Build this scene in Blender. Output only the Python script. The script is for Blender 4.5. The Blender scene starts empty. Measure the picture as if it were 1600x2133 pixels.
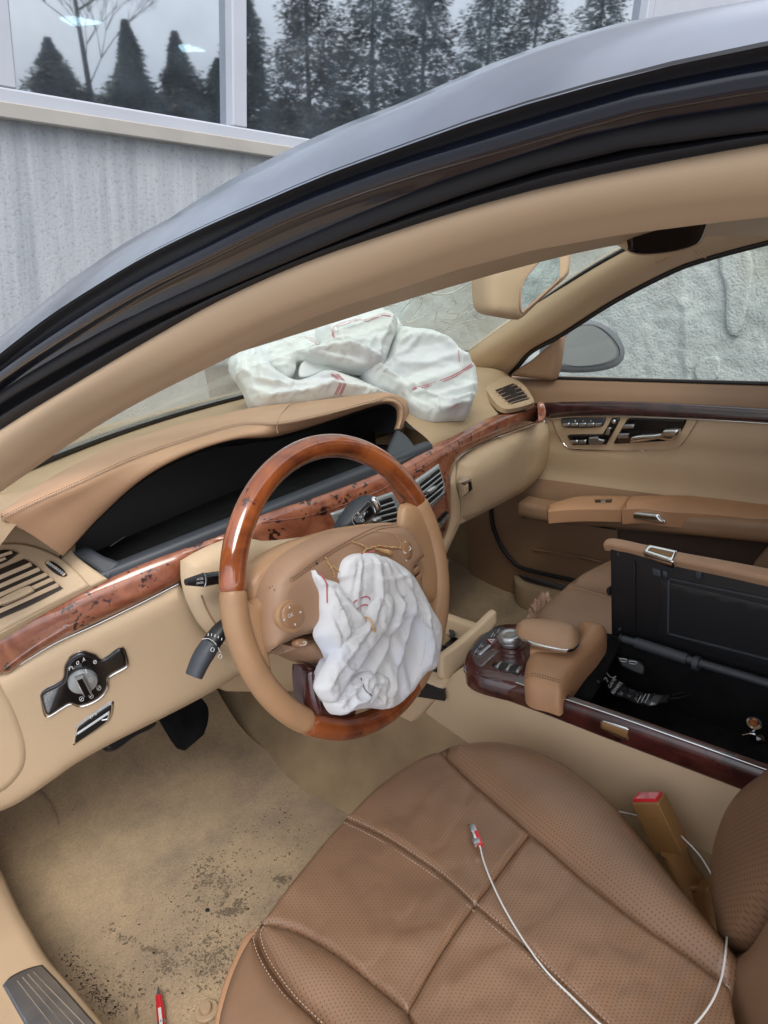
import bpy, bmesh, math, random
from mathutils import Vector as V, Matrix, noise
from mathutils.geometry import delaunay_2d_cdt
from mathutils.bvhtree import BVHTree
random.seed(7)
# ---------------------------------------------------------------- camera, world, sun
F, CX, CY = 1560., 800., 1066.5
def _vp(x, y): return V((x-CX, y-CY, F)).normalized()
YF = _vp(-900, 730); XR = _vp(2300, 355); XR = (XR - YF*XR.dot(YF)).normalized()
ZU = XR.cross(YF)
if ZU.y > 0: ZU = -ZU
M = Matrix((XR, YF, ZU))                       # camera (x right, y down, z ahead) -> car
CAM = V((-0.55708, -0.66434, 1.00833))
scene = bpy.context.scene
cd = bpy.data.cameras.new('camera'); cam = bpy.data.objects.new('camera', cd)
scene.collection.objects.link(cam); scene.camera = cam
cd.sensor_fit = 'VERTICAL'; cd.sensor_height = 24; cd.lens = F/2133*24
cd.clip_start = .01; cd.clip_end = 600
rx, ry, rz_ = M @ V((1,0,0)), M @ V((0,-1,0)), M @ V((0,0,-1))
cam.matrix_world = Matrix(((rx.x, ry.x, rz_.x, CAM.x), (rx.y, ry.y, rz_.y, CAM.y), (rx.z, ry.z, rz_.z, CAM.z), (0,0,0,1)))
w = bpy.data.worlds.new('World'); scene.world = w; w.use_nodes = True
nt = w.node_tree; bg = nt.nodes['Background']
sky = nt.nodes.new('ShaderNodeTexSky'); sky.sky_type = 'NISHITA'; sky.sun_disc = False
SUN_EL, SUN_AZ = math.radians(52), math.radians(215)
sky.sun_elevation = SUN_EL; sky.sun_rotation = SUN_AZ; sky.air_density = 1.0; sky.dust_density = 4.0
hs = nt.nodes.new('ShaderNodeHueSaturation'); hs.inputs['Saturation'].default_value = .38
nt.links.new(sky.outputs[0], hs.inputs['Color']); 
tcw = nt.nodes.new('ShaderNodeTexCoord'); cn = nt.nodes.new('ShaderNodeTexNoise'); cn.inputs['Scale'].default_value = 2.2; cn.inputs['Detail'].default_value = 5
nt.links.new(tcw.outputs['Generated'], cn.inputs['Vector'])
cr_ = nt.nodes.new('ShaderNodeValToRGB'); cr_.color_ramp.elements[0].position = .3; cr_.color_ramp.elements[1].position = .7
cr_.color_ramp.elements[0].color = (.74,.78,.86,1); cr_.color_ramp.elements[1].color = (1,1,1,1); nt.links.new(cn.outputs[0], cr_.inputs[0])
cm = nt.nodes.new('ShaderNodeMix'); cm.data_type = 'RGBA'; cm.blend_type = 'MULTIPLY'; cm.inputs[0].default_value = 1; cm.inputs[7].default_value = (4.0,4.15,4.4,1)
nt.links.new(cr_.outputs[0], cm.inputs[6])
cx_ = nt.nodes.new('ShaderNodeMix'); cx_.data_type = 'RGBA'; cx_.inputs[0].default_value = .7      # closed cloud cover over the clear sky
nt.links.new(hs.outputs[0], cx_.inputs[6]); nt.links.new(cm.outputs[2], cx_.inputs[7]); nt.links.new(cx_.outputs[2], bg.inputs['Color'])
bg.inputs['Strength'].default_value = .15
sl = bpy.data.lights.new('sun', 'SUN'); sl.energy = 0.8; sl.angle = math.radians(30); sl.color = (1, .97, .93)
so = bpy.data.objects.new('sun', sl); scene.collection.objects.link(so)
so.rotation_euler = V((math.sin(SUN_AZ)*math.cos(SUN_EL), math.cos(SUN_AZ)*math.cos(SUN_EL), math.sin(SUN_EL))).to_track_quat('Z', 'Y').to_euler()
scene.view_settings.view_transform = 'Standard'; scene.view_settings.look = 'None'
scene.view_settings.exposure = 1.36; scene.view_settings.gamma = 1
scene.render.engine = 'CYCLES'; scene.cycles.max_bounces = 10; scene.cycles.transparent_max_bounces = 12
# ---------------------------------------------------------------- materials
def mat(name, col, rough=.5, metal=0, spec=.5, coat=0, bump=None, var=None, emit=None, sheen=0):
    """bump=(scale, strength, kind, distance)  var=(scale, amount[, col2])"""
    m = bpy.data.materials.new(name); m.use_nodes = True
    n = m.node_tree.nodes; L = m.node_tree.links; b = n['Principled BSDF']
    b.inputs['Base Color'].default_value = (*col, 1); b.inputs['Roughness'].default_value = rough
    b.inputs['Metallic'].default_value = metal; b.inputs['Specular IOR Level'].default_value = spec
    b.inputs['Coat Weight'].default_value = coat; b.inputs['Coat Roughness'].default_value = .04
    b.inputs['Sheen Weight'].default_value = sheen
    if emit: b.inputs['Emission Color'].default_value = (*col, 1); b.inputs['Emission Strength'].default_value = emit
    tc = n.new('ShaderNodeTexCoord')
    if var:
        t = n.new('ShaderNodeTexNoise'); t.inputs['Scale'].default_value = var[0]; t.inputs['Detail'].default_value = 5
        L.new(tc.outputs['Object'], t.inputs['Vector'])
        r = n.new('ShaderNodeMapRange'); r.inputs[1].default_value = .3; r.inputs[2].default_value = .7
        L.new(t.outputs[0], r.inputs[0])
        mx = n.new('ShaderNodeMix'); mx.data_type = 'RGBA'
        c2 = var[2] if len(var) > 2 else tuple(c*(1-var[1]) for c in col)
        c1 = col if len(var) > 2 else tuple(min(1, c*(1+var[1]*.5)) for c in col)
        mx.inputs[6].default_value = (*c1, 1); mx.inputs[7].default_value = (*c2, 1)
        L.new(r.outputs[0], mx.inputs[0]); L.new(mx.outputs[2], b.inputs['Base Color'])
        rr = n.new('ShaderNodeMapRange'); rr.inputs[3].default_value = max(0, rough-.08); rr.inputs[4].default_value = min(1, rough+.1)
        L.new(t.outputs[0], rr.inputs[0]); L.new(rr.outputs[0], b.inputs['Roughness'])
    if bump:
        if bump[2] == 'v':
            t = n.new('ShaderNodeTexVoronoi'); t.inputs['Scale'].default_value = bump[0]; o = t.outputs['Distance']
        else:
            t = n.new('ShaderNodeTexNoise'); t.inputs['Scale'].default_value = bump[0]; t.inputs['Detail'].default_value = 4; o = t.outputs[0]
        L.new(tc.outputs['Object'], t.inputs['Vector'])
        bp = n.new('ShaderNodeBump'); bp.inputs['Strength'].default_value = bump[1]; bp.inputs['Distance'].default_value = bump[3]
        L.new(o, bp.inputs['Height']); L.new(bp.outputs[0], b.inputs['Normal'])
    return m
def N(m): return m.node_tree.nodes, m.node_tree.links, m.node_tree.nodes['Principled BSDF']
MT = {}
MT['pad'] = mat('tan_leather_pad', (.46,.275,.165), .5, bump=(900,.25,'v',.0008), var=(9,.1))
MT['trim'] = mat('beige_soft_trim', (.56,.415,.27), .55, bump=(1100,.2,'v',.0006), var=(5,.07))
MT['trim2'] = mat('dash_top_beige', (.42,.295,.18), .6, bump=(1000,.2,'v',.0006), var=(6,.12))
MT['weather'] = mat('beige_rubber_trim', (.64,.45,.29), .6, var=(4,.06))
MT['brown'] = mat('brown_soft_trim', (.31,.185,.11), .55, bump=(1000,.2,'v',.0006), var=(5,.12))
MT['arm'] = mat('tan_armrest_leather', (.47,.255,.135), .45, bump=(900,.2,'v',.0006), var=(10,.08))
MT['leather'] = mat('brown_seat_leather', (.232,.130,.074), .42, bump=(700,.3,'v',.0008), var=(7,.16))
MT['wheel_leather'] = mat('steering_leather', (.42,.24,.125), .38, bump=(1200,.15,'v',.0005), var=(14,.16))
MT['hub_leather'] = mat('hub_leather', (.37,.22,.135), .5, bump=(1300,.2,'v',.0005), var=(12,.08))
MT['carpet'] = mat('beige_carpet', (.33,.24,.14), .95, spec=.1, bump=(700,.6,'n',.002), sheen=.2)
MT['black'] = mat('black_plastic', (.012,.012,.014), .42, bump=(900,.1,'n',.0004))
MT['blackg'] = mat('black_gloss_plastic', (.006,.006,.008), .08, coat=.5)
MT['blackf'] = mat('black_felt', (.008,.008,.009), .9, spec=.2, var=(30,.5))
MT['gray'] = mat('dark_gray_plastic', (.045,.05,.06), .5, bump=(900,.12,'n',.0004))
MT['chrome'] = mat('chrome', (.75,.75,.76), .12, 1)
MT['silver'] = mat('satin_silver', (.50,.51,.52), .32, .9, var=(40,.08))
MT['silverp'] = mat('silver_painted_plastic', (.36,.38,.39), .4, .5)
MT['white'] = mat('white_print', (.8,.8,.8), .6)
MT['paint'] = mat('black_car_paint', (.006,.007,.014), .10, coat=1, var=(60,.4))
MT['roofpaint'] = mat('dusty_roof_paint', (.085,.10,.14), .30, coat=.9, var=(25,.35)); MT['roofpaint'].node_tree.nodes['Principled BSDF'].inputs['Coat Roughness'].default_value = .16
MT['paintd'] = mat('dusty_black_paint', (.014,.014,.02), .25, coat=.8, var=(30,.5))
MT['rubber'] = mat('black_rubber', (.013,.013,.017), .6, bump=(200,.15,'n',.001))
MT['rubbg'] = mat('black_rubber_gloss', (.008,.010,.022), .22, coat=.5)
MT['red'] = mat('red_plastic', (.55,.02,.03), .3, coat=.3)
MT['redstitch'] = mat('red_thread', (.50,.09,.12), .7)
MT['thread'] = mat('tan_thread', (.50,.37,.28), .8)
MT['threadd'] = mat('brown_thread', (.17,.09,.05), .8)
MT['raw'] = mat('torn_leather_edge', (.62,.37,.17), .9, bump=(300,.6,'n',.002), var=(120,.35))
MT['button_tan'] = mat('tan_button_plastic', (.34,.185,.095), .35, coat=.2)
MT['hazard'] = mat('dark_red_switch', (.12,.008,.016), .3, coat=.4)
MT['pocket'] = mat('dark_brown_pocket_lining', (.085,.055,.04), .85)
MT['ventdark'] = mat('shadowed_vent_plastic', (.022,.013,.008), .6)  # brown shade between the side vent slats, put into the colour
MT['dark'] = mat('black_and_shade_plastic', (.004,.004,.005), .5)  # black parts; also shade in openings, slots and grooves put into the colour
MT['cable'] = mat('white_cable_sheath', (.62,.62,.60), .4)
MT['metal'] = mat('brushed_sill_steel', (.30,.32,.35), .30, 1, var=(30,.2))
MT['frame'] = mat('white_window_frame', (.38,.40,.45), .45, var=(3,.06))
MT['ledge'] = mat('cream_sill_board', (.33,.31,.285), .6, var=(4,.12))
MT['buckle'] = mat('brown_buckle_plastic', (.24,.125,.045), .38)
MT['bark'] = mat('tree_bark', (.06,.045,.035), .9)
MT['leaf'] = mat('conifer_foliage', (.06,.075,.045), .8, var=(2,.5))
MT['leaf2'] = mat('brown_conifer_foliage', (.095,.075,.05), .8, var=(2,.5))
MT['ground'] = mat('concrete_yard_ground', (.27,.265,.26), .9, bump=(60,.4,'n',.01), var=(1.5,.3))
MT['room'] = mat('dark_room_paint', (.10,.11,.12), .8)
MT['lamp'] = mat('ceiling_lamp', (.9,1,.95), .5, emit=9)
MT['grime'] = mat('dirt_crumbs', (.06,.045,.032), .95, spec=.1, var=(200,.6))
MT['grit'] = mat('pale_grit', (.38,.3,.22), .9)
MT['paper'] = mat('crumpled_brown_paper', (.58,.38,.27), .5, bump=(60,.5,'n',.004), var=(30,.25))
MT['foil'] = mat('dark_printed_foil', (.035,.035,.04), .25, .3, bump=(60,.5,'n',.003))
MT['chalk'] = mat('dust_drawing', (.62,.62,.55), .9)
MT['roomobj'] = mat('pale_furniture', (.35,.33,.3), .8)
MT['soap'] = mat('dull_red_mark', (.4,.05,.05), .8)
def fabric():
    m = mat('airbag_fabric_mint', (.60,.655,.62), .75, bump=(11,.40,'n',.005), sheen=.2)
    m2 = mat('airbag_fabric_white', (.66,.67,.69), .75, bump=(20,.55,'n',.005), sheen=.2)
    for q_ in (m, m2):
        for nd in q_.node_tree.nodes:
            if nd.type == 'TEX_NOISE': nd.noise_type = 'RIDGED_MULTIFRACTAL'; nd.inputs['Detail'].default_value = 2.5; nd.inputs['Distortion'].default_value = .4; nd.normalize = True
    for k, (c1, c2) in ((m, ((.65,.675,.66), (.60,.62,.65))), (m2, ((.70,.70,.705), (.62,.655,.74)))):
        n, L, b = N(k); tc = n.new('ShaderNodeTexCoord'); t = n.new('ShaderNodeTexNoise'); t.inputs['Scale'].default_value = 14
        L.new(tc.outputs['Object'], t.inputs['Vector']); r = n.new('ShaderNodeValToRGB')
        r.color_ramp.elements[0].position = .45; r.color_ramp.elements[1].position = .72
        r.color_ramp.elements[0].color = (*c1, 1); r.color_ramp.elements[1].color = (*c2, 1)
        L.new(t.outputs[0], r.inputs[0]); L.new(r.outputs[0], b.inputs['Base Color'])
        b.inputs['Subsurface Weight'].default_value = .15; b.inputs['Subsurface Radius'].default_value = (.02,.02,.02); b.inputs['Subsurface Scale'].default_value = .6
    return m, m2
MT['bagp'], MT['bagd'] = fabric()
def burl(name, c_lo, c_hi, c_dark, sc, spots=.62, rough=.3):
    m = mat(name, c_hi, rough, coat=1); n, L, b = N(m); b.inputs['Coat Roughness'].default_value = .03
    tc = n.new('ShaderNodeTexCoord')
    t1 = n.new('ShaderNodeTexNoise'); t1.inputs['Scale'].default_value = sc; t1.inputs['Detail'].default_value = 6; t1.inputs['Distortion'].default_value = 2.5
    L.new(tc.outputs['Object'], t1.inputs['Vector'])
    r = n.new('ShaderNodeValToRGB'); r.color_ramp.elements[0].position = .32; r.color_ramp.elements[1].position = .68
    r.color_ramp.elements[0].color = (*c_lo, 1); r.color_ramp.elements[1].color = (*c_hi, 1); L.new(t1.outputs[0], r.inputs[0])
    t2 = n.new('ShaderNodeTexNoise'); t2.inputs['Scale'].default_value = sc*9; t2.inputs['Detail'].default_value = 4; t2.inputs['Distortion'].default_value = .2
    L.new(tc.outputs['Object'], t2.inputs['Vector'])
    t3 = n.new('ShaderNodeTexNoise'); t3.inputs['Scale'].default_value = sc*1.7; t3.inputs['Detail'].default_value = 2
    L.new(tc.outputs['Object'], t3.inputs['Vector'])
    ad = n.new('ShaderNodeMath'); ad.operation = 'MULTIPLY'; L.new(t2.outputs[0], ad.inputs[0]); L.new(t3.outputs[0], ad.inputs[1])
    r2 = n.new('ShaderNodeMapRange'); r2.inputs[1].default_value = spots*.5; r2.inputs[2].default_value = spots*.5+.05; L.new(ad.outputs[0], r2.inputs[0])
    mx = n.new('ShaderNodeMix'); mx.data_type = 'RGBA'; L.new(r2.outputs[0], mx.inputs[0]); L.new(r.outputs[0], mx.inputs[6])
    mx.inputs[7].default_value = (*c_dark, 1); L.new(mx.outputs[2], b.inputs['Base Color'])
    return m
MT['burl'] = burl('burl_wood_dash', (.20,.055,.028), (.36,.13,.07), (.035,.012,.01), 16, .64)
MT['burlr'] = burl('polished_wood_rim', (.11,.024,.009), (.34,.088,.022), (.05,.01,.005), 9, .78, .14)
MT['burlR'] = burl('dark_red_wood', (.03,.006,.006), (.085,.018,.015), (.008,.003,.004), 10, .72)
MT['burlD'] = burl('dark_walnut_trim', (.022,.008,.009), (.06,.02,.02), (.008,.004,.005), 10, .72)
def perforate(m, u=(1,0,0), v=(0,1,0), pitch=.0043, rad=.13, dcol=(.065,.035,.02)):
    n, L, b = N(m); tc = n.new('ShaderNodeTexCoord')
    def dot(vec):
        d = n.new('ShaderNodeVectorMath'); d.operation = 'DOT_PRODUCT'; L.new(tc.outputs['Object'], d.inputs[0]); d.inputs[1].default_value = vec
        q = n.new('ShaderNodeMath'); q.operation = 'DIVIDE'; L.new(d.outputs['Value'], q.inputs[0]); q.inputs[1].default_value = pitch; return q
    def op(o, a, bb=None):
        q = n.new('ShaderNodeMath'); q.operation = o; L.new(a, q.inputs[0])
        if bb is not None:
            if isinstance(bb, float): q.inputs[1].default_value = bb
            else: L.new(bb, q.inputs[1])
        return q.outputs[0]
    a, c = dot(u).outputs[0], dot(v).outputs[0]
    row = op('FLOOR', c); sh = op('MULTIPLY', op('PINGPONG', row, 1.0), .5); a2 = op('ADD', a, sh)
    fa = op('SUBTRACT', op('FRACT', a2), .5); fc = op('SUBTRACT', op('FRACT', c), .5)
    d = op('SQRT', op('ADD', op('MULTIPLY', fa, fa), op('MULTIPLY', fc, fc)))
    r = n.new('ShaderNodeMapRange'); r.inputs[1].default_value = rad-.06; r.inputs[2].default_value = rad+.1; L.new(d, r.inputs[0])
    mx = n.new('ShaderNodeMix'); mx.data_type = 'RGBA'; L.new(r.outputs[0], mx.inputs[0]); mx.inputs[6].default_value = (*dcol, 1)
    src = b.inputs['Base Color'].links[0].from_socket if b.inputs['Base Color'].links else None
    if src: L.new(src, mx.inputs[7])
    L.new(mx.outputs[2], b.inputs['Base Color'])
MT['perf'] = mat('perforated_seat_leather', (.240,.136,.080), .33, coat=.12, bump=(700,.3,'v',.0008), var=(7,.18))
perforate(MT['perf'], (.985,.17,0), (-.17,.985,0))
MT['perf2'] = mat('perforated_tan_leather', (.33,.20,.125), .45, bump=(700,.3,'v',.0008), var=(7,.1))
perforate(MT['perf2'], pitch=.0055, rad=.13, dcol=(.22,.13,.08))
MT['backperf'] = mat('perforated_backrest', (.20,.11,.06), .45, var=(7,.12)); perforate(MT['backperf'], (1,0,0), (0,0,1), .005, .2, (.10,.05,.028))
def carpet_dirt(m):
    n, L, b = N(m); tc = n.new('ShaderNodeTexCoord')
    t = n.new('ShaderNodeTexNoise'); t.inputs['Scale'].default_value = 5; t.inputs['Detail'].default_value = 8; t.inputs['Roughness'].default_value = .65
    L.new(tc.outputs['Object'], t.inputs['Vector'])
    r = n.new('ShaderNodeValToRGB'); e = r.color_ramp.elements
    e[0].position = .36; e[0].color = (.27,.20,.135,1); e[1].position = .60; e[1].color = (.43,.315,.19,1)
    L.new(t.outputs[0], r.inputs[0])
    t2 = n.new('ShaderNodeTexNoise'); t2.inputs['Scale'].default_value = 260; t2.inputs['Detail'].default_value = 6; L.new(tc.outputs['Object'], t2.inputs['Vector'])
    r2 = n.new('ShaderNodeMapRange'); r2.inputs[1].default_value = .3; r2.inputs[2].default_value = .7; r2.inputs[3].default_value = .84; r2.inputs[4].default_value = 1.12; L.new(t2.outputs[0], r2.inputs[0])
    mm = n.new('ShaderNodeMix'); mm.data_type = 'RGBA'; mm.blend_type = 'MULTIPLY'; mm.inputs[0].default_value = 1
    L.new(r.outputs[0], mm.inputs[6]); cb = n.new('ShaderNodeCombineColor')
    for i in range(3): L.new(r2.outputs[0], cb.inputs[i])
    L.new(cb.outputs[0], mm.inputs[7]); L.new(mm.outputs[2], b.inputs['Base Color'])
carpet_dirt(MT['carpet'])
MT['carpetc'] = mat('clean_carpet', (.34,.245,.145), .95, spec=.1, bump=(700,.5,'n',.002), var=(14,.22))
# the car stands tilted to the building, so the building gets its own upright axes
UB = -(M @ _vp(528, 5500)); HB = M @ _vp(2700, 600); HB = (HB - UB*HB.dot(UB)).normalized()
NB = HB.cross(UB)
def concrete(name, c1, c2, stain, streak=True, sc=1., holes=.0):
    m = mat(name, c1, .9, spec=.2); n, L, b = N(m); tc = n.new('ShaderNodeTexCoord')
    mp = n.new('ShaderNodeMapping'); mp.inputs['Scale'].default_value = (9*sc, 9*sc, .5*sc) if streak else (5*sc,)*3
    if streak:
        cbx = n.new('ShaderNodeCombineXYZ')
        for i, ax in enumerate((HB, NB, UB)):
            d = n.new('ShaderNodeVectorMath'); d.operation = 'DOT_PRODUCT'; L.new(tc.outputs['Object'], d.inputs[0]); d.inputs[1].default_value = ax; L.new(d.outputs['Value'], cbx.inputs[i])
        L.new(cbx.outputs[0], mp.inputs['Vector'])
    else: L.new(tc.outputs['Object'], mp.inputs['Vector'])
    t = n.new('ShaderNodeTexNoise'); t.inputs['Scale'].default_value = 1.6; t.inputs['Detail'].default_value = 9; t.inputs['Roughness'].default_value = .65; L.new(mp.outputs[0], t.inputs['Vector'])
    r = n.new('ShaderNodeValToRGB'); e = r.color_ramp.elements; e[0].position = .3; e[0].color = (*c2, 1); e[1].position = .62; e[1].color = (*c1, 1); L.new(t.outputs[0], r.inputs[0])
    t3 = n.new('ShaderNodeTexNoise'); t3.inputs['Scale'].default_value = 1.1*sc; t3.inputs['Detail'].default_value = 4; L.new(tc.outputs['Object'], t3.inputs['Vector'])
    r3 = n.new('ShaderNodeMapRange'); r3.inputs[1].default_value = .52; r3.inputs[2].default_value = .72; r3.inputs[4].default_value = .75; L.new(t3.outputs[0], r3.inputs[0])
    mx = n.new('ShaderNodeMix'); mx.data_type = 'RGBA'; L.new(r3.outputs[0], mx.inputs[0]); L.new(r.outputs[0], mx.inputs[6]); mx.inputs[7].default_value = (*stain, 1)
    t4 = n.new('ShaderNodeTexNoise'); t4.inputs['Scale'].default_value = 70*sc; t4.inputs['Detail'].default_value = 5; L.new(tc.outputs['Object'], t4.inputs['Vector'])
    r4 = n.new('ShaderNodeMapRange'); r4.inputs[1].default_value = .34; r4.inputs[2].default_value = .44; r4.inputs[3].default_value = .80; r4.inputs[4].default_value = 1; L.new(t4.outputs[0], r4.inputs[0])
    mm = n.new('ShaderNodeMix'); mm.data_type = 'RGBA'; mm.blend_type = 'MULTIPLY'; mm.inputs[0].default_value = 1
    cb = n.new('ShaderNodeCombineColor')
    for i in range(3): L.new(r4.outputs[0], cb.inputs[i])
    L.new(mx.outputs[2], mm.inputs[6]); L.new(cb.outputs[0], mm.inputs[7]); L.new(mm.outputs[2], b.inputs['Base Color'])
    bp = n.new('ShaderNodeBump'); bp.inputs['Strength'].default_value = .4; bp.inputs['Distance'].default_value = .006; L.new(t4.outputs[0], bp.inputs['Height']); bp.inputs['Strength'].default_value = .4 if streak else .6; bp.inputs['Distance'].default_value = .006 if streak else .009; L.new(bp.outputs[0], b.inputs['Normal'])
    return m
MT['conc'] = concrete('streaked_concrete', (.40,.42,.445), (.27,.29,.315), (.32,.335,.36), True, 1.)
MT['conc2'] = concrete('rough_render', (.50,.535,.52), (.36,.40,.39), (.34,.33,.27), False, 1.3)
def glass(name, tint, gl, dust, dcol=(.5,.52,.47), rough=.0, dscale=6):
    m = bpy.data.materials.new(name); m.use_nodes = True; n = m.node_tree.nodes; L = m.node_tree.links
    n.remove(n['Principled BSDF']); out = n['Material Output']
    tr = n.new('ShaderNodeBsdfTransparent'); tr.inputs[0].default_value = (*tint, 1)
    g = n.new('ShaderNodeBsdfGlossy'); g.inputs['Roughness'].default_value = rough; g.inputs[0].default_value = (.88,.94,1,1)
    fr = n.new('ShaderNodeFresnel'); fr.inputs[0].default_value = 1.5
    ad = n.new('ShaderNodeMath'); ad.operation = 'ADD'; ad.inputs[1].default_value = gl; L.new(fr.outputs[0], ad.inputs[0])
    m1 = n.new('ShaderNodeMixShader'); L.new(ad.outputs[0], m1.inputs[0]); L.new(tr.outputs[0], m1.inputs[1]); L.new(g.outputs[0], m1.inputs[2])
    d = n.new('ShaderNodeBsdfDiffuse'); d.inputs[0].default_value = (*dcol, 1); tl = n.new('ShaderNodeBsdfTranslucent'); tl.inputs[0].default_value = (*dcol, 1)
    md = n.new('ShaderNodeMixShader'); md.inputs[0].default_value = .5; L.new(d.outputs[0], md.inputs[1]); L.new(tl.outputs[0], md.inputs[2])
    tc = n.new('ShaderNodeTexCoord'); t = n.new('ShaderNodeTexNoise'); t.inputs['Scale'].default_value = dscale; t.inputs['Detail'].default_value = 7; L.new(tc.outputs['Object'], t.inputs['Vector'])
    r = n.new('ShaderNodeMapRange'); r.inputs[1].default_value = .3; r.inputs[2].default_value = .7; r.inputs[3].default_value = dust*.5; r.inputs[4].default_value = dust*1.4; L.new(t.outputs[0], r.inputs[0])
    m2 = n.new('ShaderNodeMixShader'); L.new(r.outputs[0], m2.inputs[0]); L.new(m1.outputs[0], m2.inputs[1]); L.new(md.outputs[0], m2.inputs[2])
    L.new(m2.outputs[0], out.inputs[0]); return m
MT['wsglass'] = glass('dusty_windscreen_glass', (.84,.90,.84), .02, .34, (.60,.62,.55))
MT['sideglass'] = glass('side_window_glass', (.93,.97,.94), .0, .03)
MT['winglass'] = glass('reflective_window_glass', (.30,.36,.40), .50, .16, (.34,.40,.46), rough=.022)
MT['mirrord'] = mat('dusty_mirror_glass', (.36,.38,.37), .18, .85)
MT['mirrorshell'] = mat('grey_mirror_shell', (.13,.14,.15), .4)
MT['mirror'] = mat('mirror_glass', (.80,.84,.82), .02, 1)
# ---------------------------------------------------------------- object helpers
COL = scene.collection
def link(me, name, m, parent=None, smooth=True, sharp=40):
    if smooth:
        for p in me.polygons: p.use_smooth = True
        if sharp: me.set_sharp_from_angle(angle=math.radians(sharp))
    o = bpy.data.objects.new(name, me); COL.objects.link(o)
    if m: me.materials.append(MT[m] if isinstance(m, str) else m)
    if parent: o.parent = parent
    return o
def tag(o, label=None, cat=None, group=None, kind=None):
    if label: o['label'] = label
    if cat: o['category'] = cat
    if group: o['group'] = group
    if kind: o['kind'] = kind
    return o
def empty(name, loc=(0,0,0), parent=None):
    o = bpy.data.objects.new(name, None); COL.objects.link(o); o.empty_display_size = .05
    o.location = loc
    if parent: o.parent = parent; o.matrix_parent_inverse = WORLD.get(parent.name, Matrix()).inverted()
    WORLD[o.name] = Matrix.Translation(loc)
    return o
WORLD = {}
def fix(o, parent):
    o.parent = parent
    if parent: o.matrix_parent_inverse = WORLD.get(parent.name, Matrix()).inverted()
    return o
def ray(px, py): return (M @ V((px-CX, py-CY, F))).normalized()
def hit(p, g, t0=.15, t1=9, n=240):
    """first crossing of the surface g along the sight line of a traced point"""
    r = ray(p[0], p[1]); a = t0; ga = g(CAM + r*a)
    for i in range(1, n+1):
        b = t0*(t1/t0)**(i/n); gb = g(CAM + r*b)
        if ga*gb <= 0:
            for _ in range(22):
                c = (a+b)/2; gc = g(CAM + r*c)
                if ga*gc <= 0: b = c
                else: a, ga = c, gc
            return CAM + r*((a+b)/2)
        a, ga = b, gb
    return CAM + r*1.5
def PX(v): return lambda p: p.x - v
def PY(v): return lambda p: p.y - v
def PZ(v): return lambda p: p.z - v
def PL(pt, n):
    pt = V(pt); n = V(n).normalized(); return lambda p: (p-pt).dot(n)
def catm(pts, n):
    """resample a polyline (any dim) smoothly to n points"""
    pts = [V(p) for p in pts]
    if len(pts) == 2: return [pts[0].lerp(pts[1], i/(n-1)) for i in range(n)]
    ls = [0]
    for a, b in zip(pts, pts[1:]): ls.append(ls[-1] + max(1e-9, (b-a).length))
    out = []
    for i in range(n):
        s = ls[-1]*i/(n-1); k = 0
        while k < len(pts)-2 and s > ls[k+1]: k += 1
        u = (s-ls[k])/(ls[k+1]-ls[k]); p1, p2 = pts[k], pts[k+1]
        d = ls[k+1]-ls[k]
        m1 = (p2-pts[k-1])/(ls[k+1]-ls[k-1])*d if k > 0 else p2-p1
        m2 = (pts[k+2]-p1)/(ls[k+2]-ls[k])*d if k+2 < len(pts) else p2-p1
        u2, u3 = u*u, u*u*u
        out.append(p1*(2*u3-3*u2+1) + m1*(u3-2*u2+u) + p2*(-2*u3+3*u2) + m2*(u3-u2))
    return out
def outline(pts, seg=14):
    """closed traced outline; points with a third value 1 are sharp corners"""
    n = len(pts); cs = [i for i, p in enumerate(pts) if len(p) > 2 and p[2]]
    out = []
    def emit(run):
        L = sum(math.dist(a[:2], b[:2]) for a, b in zip(run, run[1:])); k = max(2, int(L/seg)+1)
        out.extend([(q.x, q.y) for q in catm([(p[0], p[1], 0) for p in run], k)][:-1])
    if not cs:
        ext = pts[-2:] + pts + pts[:3]; r = catm([(p[0], p[1], 0) for p in ext], max(24, int(sum(math.dist(a[:2], b[:2]) for a, b in zip(ext, ext[1:]))/seg)))
        a0, a1 = V((*pts[0][:2], 0)), None
        i0 = min(range(len(r)//2), key=lambda i: (r[i]-a0).length); i1 = min(range(len(r)//2, len(r)), key=lambda i: (r[i]-a0).length)
        return [(q.x, q.y) for q in r[i0:i1]]
    for a, b in zip(cs, cs[1:] + [cs[0]+n]): emit([pts[i % n] for i in range(a, b+1)])
    return out
def seg_d(px, py, a, b):
    dx, dy = b[0]-a[0], b[1]-a[1]; L = dx*dx+dy*dy
    t = 0 if L == 0 else max(0, min(1, ((px-a[0])*dx+(py-a[1])*dy)/L))
    return math.hypot(px-a[0]-t*dx, py-a[1]-t*dy), t
def poly_d(px, py, pl, closed=False):
    best = 1e9; n = len(pl)
    for i in range(n if closed else n-1):
        d = seg_d(px, py, pl[i], pl[(i+1) % n])[0]
        if d < best: best = d
    return best
def inside(px, py, pl):
    c = False; j = len(pl)-1
    for i in range(len(pl)):
        if (pl[i][1] > py) != (pl[j][1] > py) and px < (pl[j][0]-pl[i][0])*(py-pl[i][1])/(pl[j][1]-pl[i][1]) + pl[i][0]: c = not c
        j = i
    return c
def nrm(g, p, e=2e-4):
    v = V((g(p+V((e,0,0)))-g(p-V((e,0,0))), g(p+V((0,e,0)))-g(p-V((0,e,0))), g(p+V((0,0,e)))-g(p-V((0,0,e))))).normalized()
    return v if v.dot(CAM-p) > 0 else -v
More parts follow.
